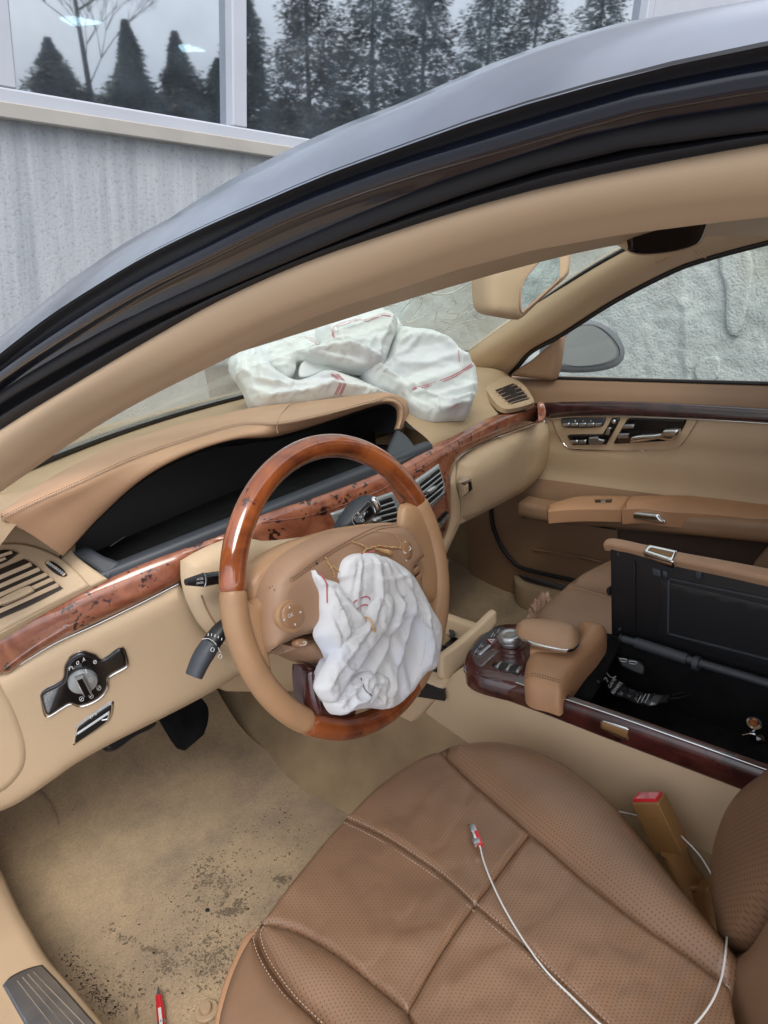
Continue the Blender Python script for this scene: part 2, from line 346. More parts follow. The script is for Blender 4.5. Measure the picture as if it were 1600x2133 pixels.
def patch(name, pts, g, m, parent, h=.004, R=.006, step=12, extra=None, skirt=.01, seg=None, sharp=50, nfix=None, sdir=None, back=False, e=.5, ef=None, par=0.):
    """shaped panel: traced outline laid on the real surface g, raised by h with edges rounded over R,
    extra(px,py) adds folds and creases, skirt gives it depth"""
    ol = outline(pts, seg or step); n = len(ol)
    xs = [p[0] for p in ol]; ys = [p[1] for p in ol]
    hr = min(h, R) if R else 0; hb = h-hr
    vs = [V(p) for p in ol]; y = min(ys)+step*.5; r = 0; Rp = 0
    if R:
        cxm, cym = sum(xs)/n, sum(ys)/n; Rp = R*F/(hit((cxm, cym), g)-CAM).length
        ar = sum(ol[i][0]*ol[(i+1) % n][1]-ol[(i+1) % n][0]*ol[i][1] for i in range(n)); sg = 1 if ar > 0 else -1
        for fr_ in ((.3, 1., 1.3) if Rp > 4 else (1., 1.5) if Rp > 1.5 else (1.,)):
            d_ = Rp*fr_; ring = []
            if d_ < .7: continue
            for i in range(n):
                a, b = ol[i-1], ol[(i+1) % n]; tx_, ty_ = b[0]-a[0], b[1]-a[1]; l_ = math.hypot(tx_, ty_) or 1
                q = (ol[i][0]-ty_/l_*d_*sg, ol[i][1]+tx_/l_*d_*sg)
                if inside(q[0], q[1], ol) and poly_d(q[0], q[1], ol, True) > d_*.86 and (not ring or math.dist(q, ring[-1]) > min(step, d_)*.35): ring.append(q)
            vs += [V(q) for q in ring]
    while y < max(ys):
        x = min(xs)+step*(.5+(r % 2)*.5)
        while x < max(xs):
            if inside(x, y, ol) and poly_d(x, y, ol, True) > max(step*.45, Rp*1.3+min(step*.5, Rp*.6+1) if Rp < step*2.5 else Rp*.3+step*.4): vs.append(V((x, y)))
            x += step
        y += step*.87; r += 1
    v2, _, f2, _, _, _ = delaunay_2d_cdt(vs, [(i, (i+1) % n) for i in range(n)], [], 1, 1e-5)
    cache = {}
    def at(px, py, lift=0.):
        p = hit((px, py), g); nn = nfix or nrm(g, p); sc = (p-CAM).length/F
        if hb+par > .004: p = hit((px, py), lambda x: g(x-nn*(hb+par)), n=160) - nn*(hb+par)
        d = poly_d(px, py, ol, True)*sc if R else 1; k = min(1, d/R) if R else 1
        hh = hb + hr*(1-(1-k)**2)**e + (extra(px, py)*(min(1, d/(ef or R*.6)) if R else 1) if extra else 0)
        return p + nn*(hh+lift), nn
    bm = bmesh.new(); out = []; nor = []
    for q in v2:
        p, nn = at(q.x, q.y); out.append(bm.verts.new(p)); nor.append(nn)
    for f in f2:
        try:
            fc = bm.faces.new([out[i] for i in f])
        except ValueError: pass
    bm.normal_update()
    tot = sum((f.normal.dot(CAM-f.calc_center_median()) for f in bm.faces))
    if tot < 0: bmesh.ops.reverse_faces(bm, faces=bm.faces[:])
    if skirt:
        be = [e_ for e_ in bm.edges if len(e_.link_faces) == 1]
        idx = {v: i for i, v in enumerate(out)}
        rr = bmesh.ops.extrude_edge_only(bm, edges=be)
        bm.verts.ensure_lookup_table()
        base = {}
        for el in rr['geom']:
            if isinstance(el, bmesh.types.BMVert):
                for e_ in el.link_edges:
                    o_ = e_.other_vert(el)
                    if o_ in idx: el.co = o_.co + ((sdir or -nor[idx[o_]])*(skirt+hb))
        if back:
            lo = [el for el in rr['geom'] if isinstance(el, bmesh.types.BMEdge)]
            try: bmesh.ops.holes_fill(bm, edges=lo)
            except Exception: pass
    me = bpy.data.meshes.new(name); bm.to_mesh(me); bm.free()
    o = link(me, name, m, None, True, sharp); fix(o, parent); o_at = at
    return o, (lambda px, py, lift=.0006: at(px, py, lift)[0])
def sheet(name, rows, m, parent, nu=40, nv=16, thick=0, sharp=60, closed=False):
    R_ = [catm(r, nu) for r in rows]; cols = [catm([r[i] for r in R_], nv) for i in range(nu)]
    me = bpy.data.meshes.new(name); vs = [c for col in cols for c in col]
    fs = [(i*nv+j, (i+1)*nv+j, (i+1)*nv+j+1, i*nv+j+1) for i in range(nu-1) for j in range(nv-1)]
    me.from_pydata(vs, [], fs); me.update()
    o = link(me, name, m, None, True, sharp); fix(o, parent)
    if thick:
        s = o.modifiers.new('s', 'SOLIDIFY'); s.thickness = thick; s.offset = 0
    return o
def tube(name, pts, r, m, parent, n=None, ns=8, flat=1., up=None, cap=True, smooth=True):
    n = n or max(2, len(pts)*5 if len(pts) > 2 else 2)
    c = catm(pts, n) if n != len(pts) else [V(p) for p in pts]
    rs = r if callable(r) else (lambda t: r)
    vs = []; fs = []; pu = V(up) if up else V((0,0,1))
    for i, p in enumerate(c):
        t = (c[min(i+1, n-1)]-c[max(i-1, 0)]).normalized(); s = t.cross(pu)
        if s.length < 1e-4: s = t.cross(V((1,0,0)))
        s.normalize(); b = s.cross(t).normalized()
        if not up: pu = b
        rr = rs(i/(n-1))
        for k in range(ns):
            a = 2*math.pi*k/ns; vs.append(p + s*math.cos(a)*rr + b*math.sin(a)*rr*flat)
    for i in range(n-1):
        for k in range(ns): fs.append((i*ns+k, i*ns+(k+1) % ns, (i+1)*ns+(k+1) % ns, (i+1)*ns+k))
    if cap: fs += [tuple(range(ns-1, -1, -1)), tuple((n-1)*ns+k for k in range(ns))]
    me = bpy.data.meshes.new(name); me.from_pydata(vs, [], fs); me.update()
    o = link(me, name, m, None, smooth, 50); fix(o, parent); return o
def stitch(name, path, m, parent, r=.0005, gap=.6, pitch=.004, lift=0):
    """row of separate thread stitches along a 3D path, one mesh"""
    L = sum((b-a).length for a, b in zip(path, path[1:])); n = max(3, int(L/pitch)); c = catm(path, n*2)
    vs = []; fs = []
    for i in range(0, 2*n-1, 2):
        a, b = c[i], c[i+1]; t = (b-a).normalized(); s = t.cross((CAM-a).normalized()).normalized(); u = s.cross(t)
        k = len(vs)
        for q, e_ in ((a, 1), (b, 1)):
            vs += [q+s*r, q+u*r*1.2, q-s*r, q-u*r]
        fs += [(k, k+1, k+5, k+4), (k+1, k+2, k+6, k+5), (k+2, k+3, k+7, k+6), (k+3, k, k+4, k+7), (k, k+3, k+2, k+1), (k+4, k+5, k+6, k+7)]
    me = bpy.data.meshes.new(name); me.from_pydata(vs, [], fs); me.update()
    o = link(me, name, m, None, False); fix(o, parent); return o
def box(name, c, ax, ay, az, m, parent, bev=.002, seg=2, taper=None):
    """box centred at c with half-axis vectors"""
    bm = bmesh.new(); c = V(c); ax, ay, az = V(ax), V(ay), V(az)
    vs = {}
    for i in (-1, 1):
        for j in (-1, 1):
            for k in (-1, 1):
                t = taper if (taper and k == 1) else 1
                vs[i, j, k] = bm.verts.new(c+ax*i*t+ay*j*t+az*k)
    for f in (((-1,-1,-1),(-1,1,-1),(1,1,-1),(1,-1,-1)), ((-1,-1,1),(1,-1,1),(1,1,1),(-1,1,1)), ((-1,-1,-1),(1,-1,-1),(1,-1,1),(-1,-1,1)),
              ((1,-1,-1),(1,1,-1),(1,1,1),(1,-1,1)), ((1,1,-1),(-1,1,-1),(-1,1,1),(1,1,1)), ((-1,1,-1),(-1,-1,-1),(-1,-1,1),(-1,1,1))):
        bm.faces.new([vs[q] for q in f])
    bmesh.ops.recalc_face_normals(bm, faces=bm.faces[:])
    if bev: bmesh.ops.bevel(bm, geom=bm.edges[:], offset=bev, segments=seg, affect='EDGES', profile=.6)
    me = bpy.data.meshes.new(name); bm.to_mesh(me); bm.free()
    o = link(me, name, m, None, True, 35); fix(o, parent); return o
def lathe(name, c, axis, prof, m, parent, n=40, xdir=None):
    """prof: list of (radius, height) about axis at c"""
    c = V(c); a = V(axis).normalized(); x = (V(xdir) if xdir else a.orthogonal()).normalized(); x = (x-a*x.dot(a)).normalized(); y = a.cross(x)
    vs = []; fs = []
    for r, hgt in prof:
        for k in range(n):
            t = 2*math.pi*k/n; vs.append(c + a*hgt + (x*math.cos(t)+y*math.sin(t))*r)
    for i in range(len(prof)-1):
        for k in range(n): fs.append((i*n+k, i*n+(k+1) % n, (i+1)*n+(k+1) % n, (i+1)*n+k))
    fs.append(tuple(range((len(prof)-1)*n, len(prof)*n)))
    me = bpy.data.meshes.new(name); me.from_pydata(vs, [], fs); me.update()
    o = link(me, name, m, None, True, 35); fix(o, parent); return o
def text(name, s, a, b, up, m, parent, lift=.0006, g=None, depth=.0002):
    """flat print: baseline from traced a to b on surface g, up = traced point above a giving the height"""
    A = hit(a, g); nn = nrm(g, A)
    if lift > .002: g0 = g; l0 = lift; g = lambda x: g0(x-nn*l0); lift = .0002
    A, B, U = (hit(q, g) for q in (a, b, up))
    X = (B-A); W = X.length; X.normalize(); Yv = (U-A); Hh = Yv.length; Yv.normalize()
    cu = bpy.data.curves.new(name, 'FONT'); cu.body = s; cu.size = 1; cu.extrude = 0; cu.resolution_u = 3
    t = bpy.data.objects.new('t', cu); COL.objects.link(t); dg = bpy.context.evaluated_depsgraph_get(); dg.update()
    me = bpy.data.meshes.new_from_object(t.evaluated_get(dg)); bpy.data.objects.remove(t)
    if not len(me.vertices): return None
    x0 = min(v.co.x for v in me.vertices); x1 = max(v.co.x for v in me.vertices); y0 = min(v.co.y for v in me.vertices); y1 = max(v.co.y for v in me.vertices)
    for v in me.vertices:
        v.co = A + X*((v.co.x-x0)/(x1-x0+1e-9)*W) + Yv*((v.co.y-y0)/(y1-y0+1e-9)*Hh) + nn*lift
    me.materials.clear(); me.name = name
    o = link(me, name, m, None, False); fix(o, parent); return o
def line(name, pts, g, r, m, parent, lift=.0005, n=None, closed=False, ns=5):
    if closed: pts = list(pts)+[pts[0]]
    P3 = []
    for q in pts:
        p = g(*q) if getattr(g, 'isat', False) or g.__name__ == '<lambda>' and False else None
        if p is None:
            p = hit(q, g); nn_ = nrm(g, p)
            if abs(lift) > .002: p = hit(q, lambda x: g(x-nn_*lift))
            else: p = p + nn_*lift
        P3.append(p)
    return tube(name, P3, r, m, parent, n=n, ns=ns)
def on(at, pts, lift=.0006): return [at(x, y, lift) for x, y in pts]
def z4(pts): return [(440+p[0]*.375, 600+p[1]*.375) + tuple(p[2:]) for p in pts]      # enlargements the outlines were traced on
def z5(pts): return [(440+p[0]*.375, 1000+p[1]*.375) + tuple(p[2:]) for p in pts]
def z6(pts): return [(900+p[0]*.4375, 750+p[1]*.4375) + tuple(p[2:]) for p in pts]
def z7(pts): return [(900+p[0]*.4375, 1200+p[1]*.4375) + tuple(p[2:]) for p in pts]
def z3(pts): return [(p[0]*.35, 780+p[1]*.35) + tuple(p[2:]) for p in pts]
# ================================================================ SETTING
GZ = -.42
def quadmesh(name, pts, m, parent=None, kind=None, sub=0):
    bm = bmesh.new(); bm.faces.new([bm.verts.new(p) for p in pts])
    me = bpy.data.meshes.new(name); bm.to_mesh(me); bm.free()
    o = link(me, name, m, None, False)
    if parent: fix(o, parent)
    if kind: o['kind'] = kind
    return o
quadmesh('ground', [(-90,-90,GZ), (90,-90,GZ), (90,90,GZ), (-90,90,GZ)], 'ground', kind='structure')
# the car stands tilted to the building, so the building gets its own upright axes
if NB.dot(CAM - V((0, 3.4, 1))) < 0: NB = -NB
WO = V((0.6, 3.3, 1.))
gW = PL(WO, NB)
def wl(u, v, d=0): return WO + HB*u + UB*v + NB*d
def wuv(px, py, d=0):
    p = hit((px, py), PL(WO + NB*d, NB), .5, 40); q = p - WO; return q.dot(HB), q.dot(UB)
def wbox(name, u0, u1, v0, v1, d0, d1, m, parent, bev=.004):
    c = wl((u0+u1)/2, (v0+v1)/2, (d0+d1)/2)
    return box(name, c, HB*abs(u1-u0)/2, UB*abs(v1-v0)/2, NB*abs(d1-d0)/2, m, parent, bev, 1)
bld = empty('workshop_building', wl(2, -1.6, 0)); tag(bld, 'grey concrete building with wide white framed windows ahead of the car', 'building')
sv = wuv(295, 287, .07)[1]                       # underside of the sill board
gv = wuv(295, 246)[1]                            # lower edge of the panes
mu = [wuv(12, 200, .0)[0], wuv(495, 230, .0)[0], wuv(1350, 20, .0)[0]]
U0, U1 = -14, 16
wbox('lower_wall', U0, U1, -3.2, sv+.02, -.25, 0, 'conc', bld)
wbox('sill_board', U0, mu[2]+.2, sv, gv-.03, -.2, .07, 'ledge', bld, .006)
wbox('window_rail', U0, mu[2]+.12, gv-.035, gv+.03, -.12, .035, 'frame', bld, .008)
wbox('upper_wall', mu[2]+.1, U1, sv+.03, sv+4.2, -.25, -.005, 'frame', bld)
wbox('head_wall', U0, mu[2]+.09, gv+2.3, sv+4.2, -.25, 0, 'conc', bld)
wd = mu[1]-mu[0]
ums = [mu[1]-wd*k for k in range(-0, 5)][::-1] + [mu[2]]
for i, u in enumerate(ums): wbox('mullion', u-.045, u+.045, gv+.03, gv+2.3, -.10, .03, 'frame', bld, .008)
for a, b in zip(ums, ums[1:]):
    wbox('window_pane', a+.04, b-.04, gv+.03, gv+2.3, -.055, -.045, 'winglass', bld, 0)
# room behind the panes
wbox('room_floor', U0, U1, gv-1.2, gv-1.15, -7, -.3, 'room', bld, 0)
wbox('room_back_wall', U0, U1, gv-1.2, gv+2.6, -7.2, -7, 'room', bld, 0)
CEIL = gv+1.9
wbox('room_ceiling', U0, U1, CEIL, CEIL+.05, -7, -.3, 'room', bld, 0)
gC = PL(wl(0, CEIL-.03, 0), UB)
for q in (((125,40), (150,37), (214,50), (150,55)), ((372,97), (392,96), (428,108), (380,108))):
    ps = [hit(p, gC, .5, 60) for p in q]; c = sum(ps, V((0,0,0)))/4
    bm = bmesh.new(); bm.faces.new([bm.verts.new(p) for p in ps]); r = bmesh.ops.extrude_face_region(bm, geom=bm.faces[:])
    for v_ in [g_ for g_ in r['geom'] if isinstance(g_, bmesh.types.BMVert)]: v_.co += UB*.02
    me = bpy.data.meshes.new('ceiling_lamp'); bm.to_mesh(me); bm.free(); o = link(me, 'ceiling_lamp', 'lamp', None, False); fix(o, bld)
for u, wdt, hh in ((.2, .5, .35), (.95, .25, .2), (1.35, .35, .22)):
    wbox('stored_box', mu[0]+u, mu[0]+u+wdt, gv-.25, gv-.25+hh+.1, -.9, -.6, 'roomobj', bld, .01)
# crack in the lower wall
cr = [(195,272), (199,330), (197,380), (203,430), (207,500), (209,540)]
line('wall_crack', cr, gW, .0011, 'gray', bld, lift=-.001, n=24, ns=4)
# second, rough wall beside the passenger side
sw = empty('rendered_side_wall', (2.75, 1.2, GZ)); tag(sw, 'pale green grey rough rendered wall beside the passenger window', 'wall')
XW = 2.75
bm = bmesh.new(); nx, nz = 520, 130; vg = []
for i in range(nx):
    for j in range(nz):
        y = -3.2 + i*8.6/(nx-1); z = GZ + j*(2.1-.0)/(nz-1)
        d = noise.noise(V((y*7, z*7, 0)))*.006 + noise.noise(V((y*24, z*24, 3)))*.006 + abs(noise.noise(V((y*60, z*60, 5))))*.006 - (.007 if abs(y-.62-.10*z+.02*noise.noise(V((z*6,1,1)))) < .012 else 0) - (.005 if abs(y-.18-.06*z) < .010 else 0)
        vg.append(bm.verts.new((XW + d, y, z)))
for i in range(nx-1):
    for j in range(nz-1): bm.faces.new((vg[i*nz+j], vg[(i+1)*nz+j], vg[(i+1)*nz+j+1], vg[i*nz+j+1]))
me = bpy.data.meshes.new('rough_face'); bm.to_mesh(me); bm.free(); o = link(me, 'rough_face', 'conc2', None, True, 0); fix(o, sw)
box('wall_core', (XW+.2, 1.1, (GZ+1.68)/2), (.17,0,0), (0,4.3,0), (0,0,(1.66-GZ)/2+.01), 'conc2', sw, .01)
patch('plaster_patch', [(1540,505),(1565,540),(1560,620),(1535,700),(1515,690),(1512,600),(1500,560),(1505,510)], PX(XW-.012), 'conc2', sw, h=.004, R=.02, step=14, skirt=.02)
patch('plaster_patch', [(1453,757),(1465,747),(1490,743),(1497,752),(1494,785),(1478,794),(1456,792),(1448,778)], PX(XW-.012), 'conc2', sw, h=.002, R=.006, step=6, skirt=.02)
# trees standing behind the camera: what the panes mirror
def conifer(name, x, y, h, w_, mt, label, seed, bare=False):
    rd = random.Random(seed); t = empty(name, (x, y, GZ)); tag(t, label, 'tree', 'trees across the yard behind the car')
    def loc(o): o.matrix_parent_inverse = Matrix(); return o
    me = bpy.data.meshes.new('trunk'); k = 7; vs = []; fs = []
    for i in range(8):
        for a in range(k):
            r = .13*(1-i/8.5)+.01; vs.append((r*math.cos(6.283*a/k)+.05*math.sin(i), r*math.sin(6.283*a/k), h*i/7.2))
    for i in range(7):
        for a in range(k): fs.append((i*k+a, i*k+(a+1) % k, (i+1)*k+(a+1) % k, (i+1)*k+a))
    me.from_pydata(vs, [], fs); o = link(me, 'trunk', 'bark'); loc(o); o.parent = t
    vs = []; fs = []
    if bare:
        def br(p, d, L, r, dep):
            if dep == 0: return
            q = p + d*L; s = d.orthogonal().normalized()*r; u = d.cross(s).normalized()*r; b = len(vs)
            vs.extend([p+s, p+u, p-s-u, q+s*.6, q+u*.6, q-(s+u)*.6]); fs.extend([(b,b+1,b+4,b+3), (b+1,b+2,b+5,b+4), (b+2,b,b+3,b+5)])
            for _ in range(3): br(q, (d+V((rd.uniform(-.6,.6), rd.uniform(-.6,.6), rd.uniform(-.1,.5)))).normalized(), L*.76, r*.62, dep-1)
        for i in range(7): br(V((0,0,h*(.3+.08*i))), V((rd.uniform(-1,1), rd.uniform(-1,1), .6)).normalized(), h*.17, .035, 6)
    else:
        for i in range(8000):
            f = rd.random()**.8; z = h*(.06+.94*f); rr = w_*(1-f)**1.0*1.15*(.35+.65*rd.random()**.5)*(1+.25*math.sin(i*.7+seed)); a = rd.uniform(0, 6.283)
            rr *= .75+.9*noise.noise(V((math.cos(a)*1.7, math.sin(a)*1.7, z*1.3+seed)))
            c = V((rr*math.cos(a), rr*math.sin(a), z - rr*.25)); d = V((math.cos(a), math.sin(a), rd.uniform(-.5,.3)))*rd.uniform(.2,.5)*(1-.65*f)
            s = V((-math.sin(a), math.cos(a), rd.uniform(-.4,.4)))*rd.uniform(.09,.2)*(1-.5*f); b = len(vs)
            vs.extend([c-s, c+s, c+d]); fs.append((b, b+1, b+2))
    me = bpy.data.meshes.new('crown'); me.from_pydata(vs, [], fs); o = link(me, 'crown', 'bark' if bare else mt, None, False); o.parent = t
    return t
tr = [(7.4,-24,3.7,1.9,'leaf2','low bushy evergreen at the left end of the tree row'), (10.1,-24,4.4,1.2,'leaf','narrow pointed conifer beside the leafless tree'), (12.0,-24.3,4.2,1.3,'leaf2','pointed brownish conifer, second of the low pointed pair'),
      (13.3,-23.5,3.4,1.2,'leaf','short round conifer in front of the tall row'), (14.6,-24,7.2,1.3,'leaf','tall slim dark conifer where the dense row begins'), (17.4,-24,7.6,1.8,'leaf2','broad tall brown tinged conifer in the dense row'),
      (20.2,-23.5,8.4,1.9,'leaf','dense dark conifer, third of the tall row'), (23.2,-24,8.0,2.1,'leaf2','tall brownish conifer in the middle of the tall row'), (26.4,-23.4,8.6,2.0,'leaf','dark spreading conifer right of the row\'s middle'), (29.6,-23.8,8.4,2.2,'leaf2','brown tinged conifer, last but one of the row'), (33,-23,9,2.2,'leaf','tall dark conifer at the right end of the row')]
for i, (x, y, h, w_, mt, lb) in enumerate(tr): conifer('conifer_tree', x, y, h, w_*(1.25 if i < 5 else 1.75), mt, lb, i*3+1)
conifer('bare_tree', 8.8, -25, 7.5, 1, 'bark', 'leafless branching tree behind the conifers', 5, True)
hg = empty('evergreen_hedge', (20, -26, GZ)); tag(hg, 'long low dark evergreen hedge behind the row of conifers', 'hedge')
rdh = random.Random(4); vs = []; fs = []
for i in range(26000):
    c = V((rdh.uniform(-16,16), rdh.uniform(-.8,.8), 0)); c.z = rdh.random()*(1.7+2.2*abs(noise.noise(V((c.x*.35, 3, 1))))+.8*noise.noise(V((c.x*1.3, 1, 5)))); a = rdh.uniform(0,6.28); d = V((math.cos(a), math.sin(a), rdh.uniform(-.5,.5)))*rdh.uniform(.15,.38); s__ = d.cross(V((0,0,1)))*.5; b = len(vs)
    vs.extend([c-s__, c+s__, c+d]); fs.append((b,b+1,b+2))
me = bpy.data.meshes.new('hedge_foliage'); me.from_pydata(vs, [], fs); o = link(me, 'hedge_foliage', 'leaf', None, False); o.parent = hg

# ================================================================ THE CAR
car = empty('passenger_car', (.41, -.2, GZ))
tag(car, 'black saloon car with tan leather cabin and two burst airbags, driver door open', 'car')
# ---- roof rail and windscreen pillar, driver side
A = [(-420,1030),(-200,850),(0,705),(100,625),(200,547),(300,485),(380,435),(500,365),(585,322),(700,262),(800,222),(960,150),(1080,100),(1250,47),(1400,15),(1500,0),(1800,-50)]
B = [(-420,1085),(-200,900),(0,737),(100,660),(200,595),(310,530),(450,462),(525,430),(665,370),(800,320),(1050,232),(1350,148),(1600,95),(1800,60)]
C_ = [(-420,1128),(-200,940),(0,785),(150,685),(300,595),(450,520),(600,445),(800,368),(1050,292),(1350,205),(1600,160),(1800,130)]
D = [(-420,1178),(-200,985),(0,840),(150,750),(300,668),(425,612),(600,535),(800,450),(1000,375),(1250,298),(1600,245),(1800,220)]
E_ = [(-420,1222),(-200,1030),(0,895),(150,803),(300,714),(450,630),(625,552),(800,492),(1000,430),(1200,380),(1600,305),(1800,280)]
G_ = [(-420,1300),(-200,1110),(0,970),(150,865),(350,760),(550,662),(800,568),(1000,500),(1200,452),(1400,420),(1600,400),(1800,380)]
F_ = [(-420,1352),(-200,1160),(0,1025),(175,905),(300,832),(425,770),(660,657),(800,612),(1010,545),(1180,507),(1305,487),(1470,467),(1600,447),(1800,430)]
def trace(pts, x0, x1, n=38):
    c = catm([(p[0], p[1], 0) for p in pts], n)
    return [hit((q.x, q.y), PX(x0+(x1-x0)*min(1, max(0, q.x/1600))), .05, 6) for q in c]
fr = empty('roof_frame', (-.38, 0, 1.0), car)
cA, cB, cC, cD, cE, cG, cF = trace(A,-.368,-.368), trace(B,-.397,-.397), trace(C_,-.39,-.388), trace(D,-.372,-.37), trace(E_,-.374,-.373), trace(G_,-.366,-.366), trace(F_,-.325,-.338)
def mid(a, b, off, t=.5):      # mouldings slim down towards the rear of the opening, nearest the lens
    return [p.lerp(q, t)+V(off)*min(1, max(.22, ((p-CAM).length-.12)/.8)) for p, q in zip(a, b)]
top = [V((p.x+.03+.22*max(0, min(1, (p.z-.99)/.06)), p.y, p.z-.012)) for p in cA]
sheet('roof_skin', [top, mid(top, cA, (0,0,-.001)), cA, mid(cA, cB, (-.005,0,.0), .3), mid(cA, cB, (-.007,0,.0), .7), cB], 'roofpaint', fr, 90, 22)
sheet('gutter_seal', [mid(cB, cB, (.004,0,.004)), cB, mid(cB, cC, (.018,0,.0), .12), mid(cB, cC, (.012,0,0), .5), mid(cB, cC, (-.004,0,0), .9), cC], 'rubber', fr, 90, 12)
sheet('door_frame', [cC, mid(cC, cD, (.016,0,0), .15), mid(cC, cD, (.006,0,-.002), .5), mid(cC, cD, (-.010,0,0), .8), cD], 'rubbg', fr, 90, 16)
sheet('door_seal', [cD, mid(cD, cE, (.014,0,0), .25), mid(cD, cE, (-.006,0,0), .6), mid(cD, cE, (.010,0,0), .92), mid(cE, cE, (.01,0,0))], 'rubber', fr, 90, 14)
sheet('pillar_trim', [mid(cE, cE, (.012,0,.004)), cE, mid(cE, cG, (-.012,0,-.000), .25), mid(cE, cG, (-.012,0,-.001), .6), cG, mid(cG, cF, (.008,0,-.004), .2), mid(cG, cF, (.004,0,-.006), .6), cF, mid(cF, cF, (.015,0,.012)), mid(cF, cF, (.02,.0,.035))], 'weather', fr, 110, 30)
tube('drip_rib', mid(cC, cD, (-.006,0,0), .86), .0035, 'rubber', fr, 80, 8)
tube('seal_rib', mid(cB, cC, (.002,0,0), .93), .003, 'rubbg', fr, 80, 8)
# roof panel and headliner
R1 = [p + V((.05,0,.016)) for p in cF]
R2 = [V((.82-p.x, p.y, p.z)) for p in R1]
keep = [i for i in range(38) if R1[i].y < -.20]
hl = [[R1[i] for i in keep], [V((.1, R1[i].y+.02, R1[i].z+.025)) for i in keep], [V((.41, R1[i].y+.03, R1[i].z+.035)) for i in keep], [V((.72, R1[i].y+.02, R1[i].z+.025)) for i in keep], [R2[i] for i in keep]]
sheet('headliner', hl, 'trim', fr, 30, 16)
sheet('roof_panel', [[p+V((0,0,.022)) for p in r] for r in hl], 'paint', fr, 30, 16)
yr = min(p.y for p in R1); zr = R1[keep[-1]].z+.03
box('rear_headliner', (.41, yr-.76, zr-.016), (.66,0,0), (0,.76,0), (0,0,.012), 'trim', fr, .004)
box('rear_roof', (.41, yr-.77, zr+.02), (.70,0,0), (0,.78,0), (0,0,.015), 'paint', fr, .01)
# ---- windscreen
ws = empty('windscreen', (.41, .5, .75), car)
bot = [V((x, .735 - .2*((x-.41)/.62)**2, .745)) for x in (-.24,-.1,.1,.3,.5,.7,.9,1.03)]
sd_px = [(975,735),(1100,645),(1200,576),(1310,512),(1380,478)]
SR = [hit(q, PX(1.03 - .022*i)) for i, q in enumerate(sd_px)]
SL = [V((.82-p.x, p.y, p.z)) for p in SR]
rows = [bot]
for k in range(1, 5):
    a, b = SL[k], SR[k]; rows.append([a.lerp(b, t) + V((0, .10*(1-.12*k)*(1-(2*t-1)**2), .012*(1-(2*t-1)**2))) for t in (0,.15,.3,.5,.7,.85,1)])
rows[0][-1] = SR[0] + V((.01,.01,0)); rows[0][0] = SL[0]
rows.append([p+V((0,-.17,.035)) for p in rows[-1]])
wsg = sheet('windscreen_glass', rows, 'wsglass', ws, 40, 24)
wsrows = rows
def ws_g(p):
    # smooth stand-in for the glass surface: y as a function of x and z
    k = (p.z-.745)/(.975-.745); yb = .735 - .2*((p.x-.41)/.62)**2; yt = .17 - .12*((p.x-.41)/.5)**2
    return p.y - (yb + (yt-yb)*k) + .006
tube('glass_border', [p+V((0,-.004,.001)) for p in bot], .007, 'black', ws, 60)
tube('glass_border', [p+V((.0,-.004,0)) for p in SR], .0055, 'black', ws, 40)
for pl_, rr in (([(880,590),(900,612),(940,610),(985,585),(1002,560)],.0011), ([(836,650),(850,632),(870,618),(880,628),(862,655),(845,672),(880,660),(905,640)],.0010), ([(905,672),(915,640),(935,625),(950,632),(930,650),(955,655),(940,672),(915,668)],.0009),
               ([(860,690),(900,668),(950,662),(1000,640)],.0007), ([(965,650),(985,632),(1000,640),(990,660),(1010,668)],.0009), ([(900,700),(960,672),(1010,662)],.0005), ([(1040,560),(1060,575),(1082,560)],.0006),([(812,636),(830,636)],.0006),([(925,690),(975,650)],.0005),([(935,692),(990,668)],.0005)):
    line('finger_drawing', pl_, ws_g, rr, 'chalk', ws, lift=.004, n=30, ns=4)
# ---- passenger side pillar
pp = empty('passenger_pillar', (1.03, .5, .75), car)
up_px = [(940,762),(975,737),(1060,675),(1150,612),(1230,560),(1310,512),(1400,465),(1480,430),(1620,380)]
lo_px = [(1055,782),(1075,760),(1100,732),(1165,695),(1275,625),(1400,560),(1470,535),(1600,500),(1750,465)]
U_ = [hit(q, PX(1.035-.014*i)) for i, q in enumerate(up_px)]; L_ = [hit(q, PX(1.085-.010*i)) for i, q in enumerate(lo_px)]
def lerpc(a, b, t, off): a = catm(a, 30); b = catm(b, 30); return [p.lerp(q, t)+V(off) for p, q in zip(a, b)]
sheet('pillar_cover', [lerpc(U_, L_, 0, (.02,.03,0)), lerpc(U_, L_, 0, (0,0,0)), lerpc(U_, L_, .25, (-.022,-.012,.0)), lerpc(U_, L_, .6, (-.026,-.012,0)), lerpc(U_, L_, .9, (-.008,-.004,0)), lerpc(U_, L_, 1, (0,0,0)), lerpc(U_, L_, 1, (.02,.01,.0))], 'trim', pp, 60, 24)
tube('window_seal', [p+V((.012,.0,-.004)) for p in L_], .006, 'black', pp, 60)
line('trim_joint', [(1437,508),(1447,520),(1460,533),(1471,537)], lambda p: p.x-(1.0), .0012, 'brown', pp, lift=.012, n=14)
line('airbag_badge_outline', [(1357,527),(1363,542),(1370,547),(1380,543),(1403,528),(1405,520)], PX(.985), .0009, 'brown', pp, lift=.0, n=16)
# sail panel and door mirror
sail, _ = patch('sail_panel', [(1062,782,1),(1080,768),(1110,748),(1165,700,1),(1158,760),(1150,792,1)], PX(1.075), 'brown', pp, h=.006, R=.012, step=9, skirt=.03)
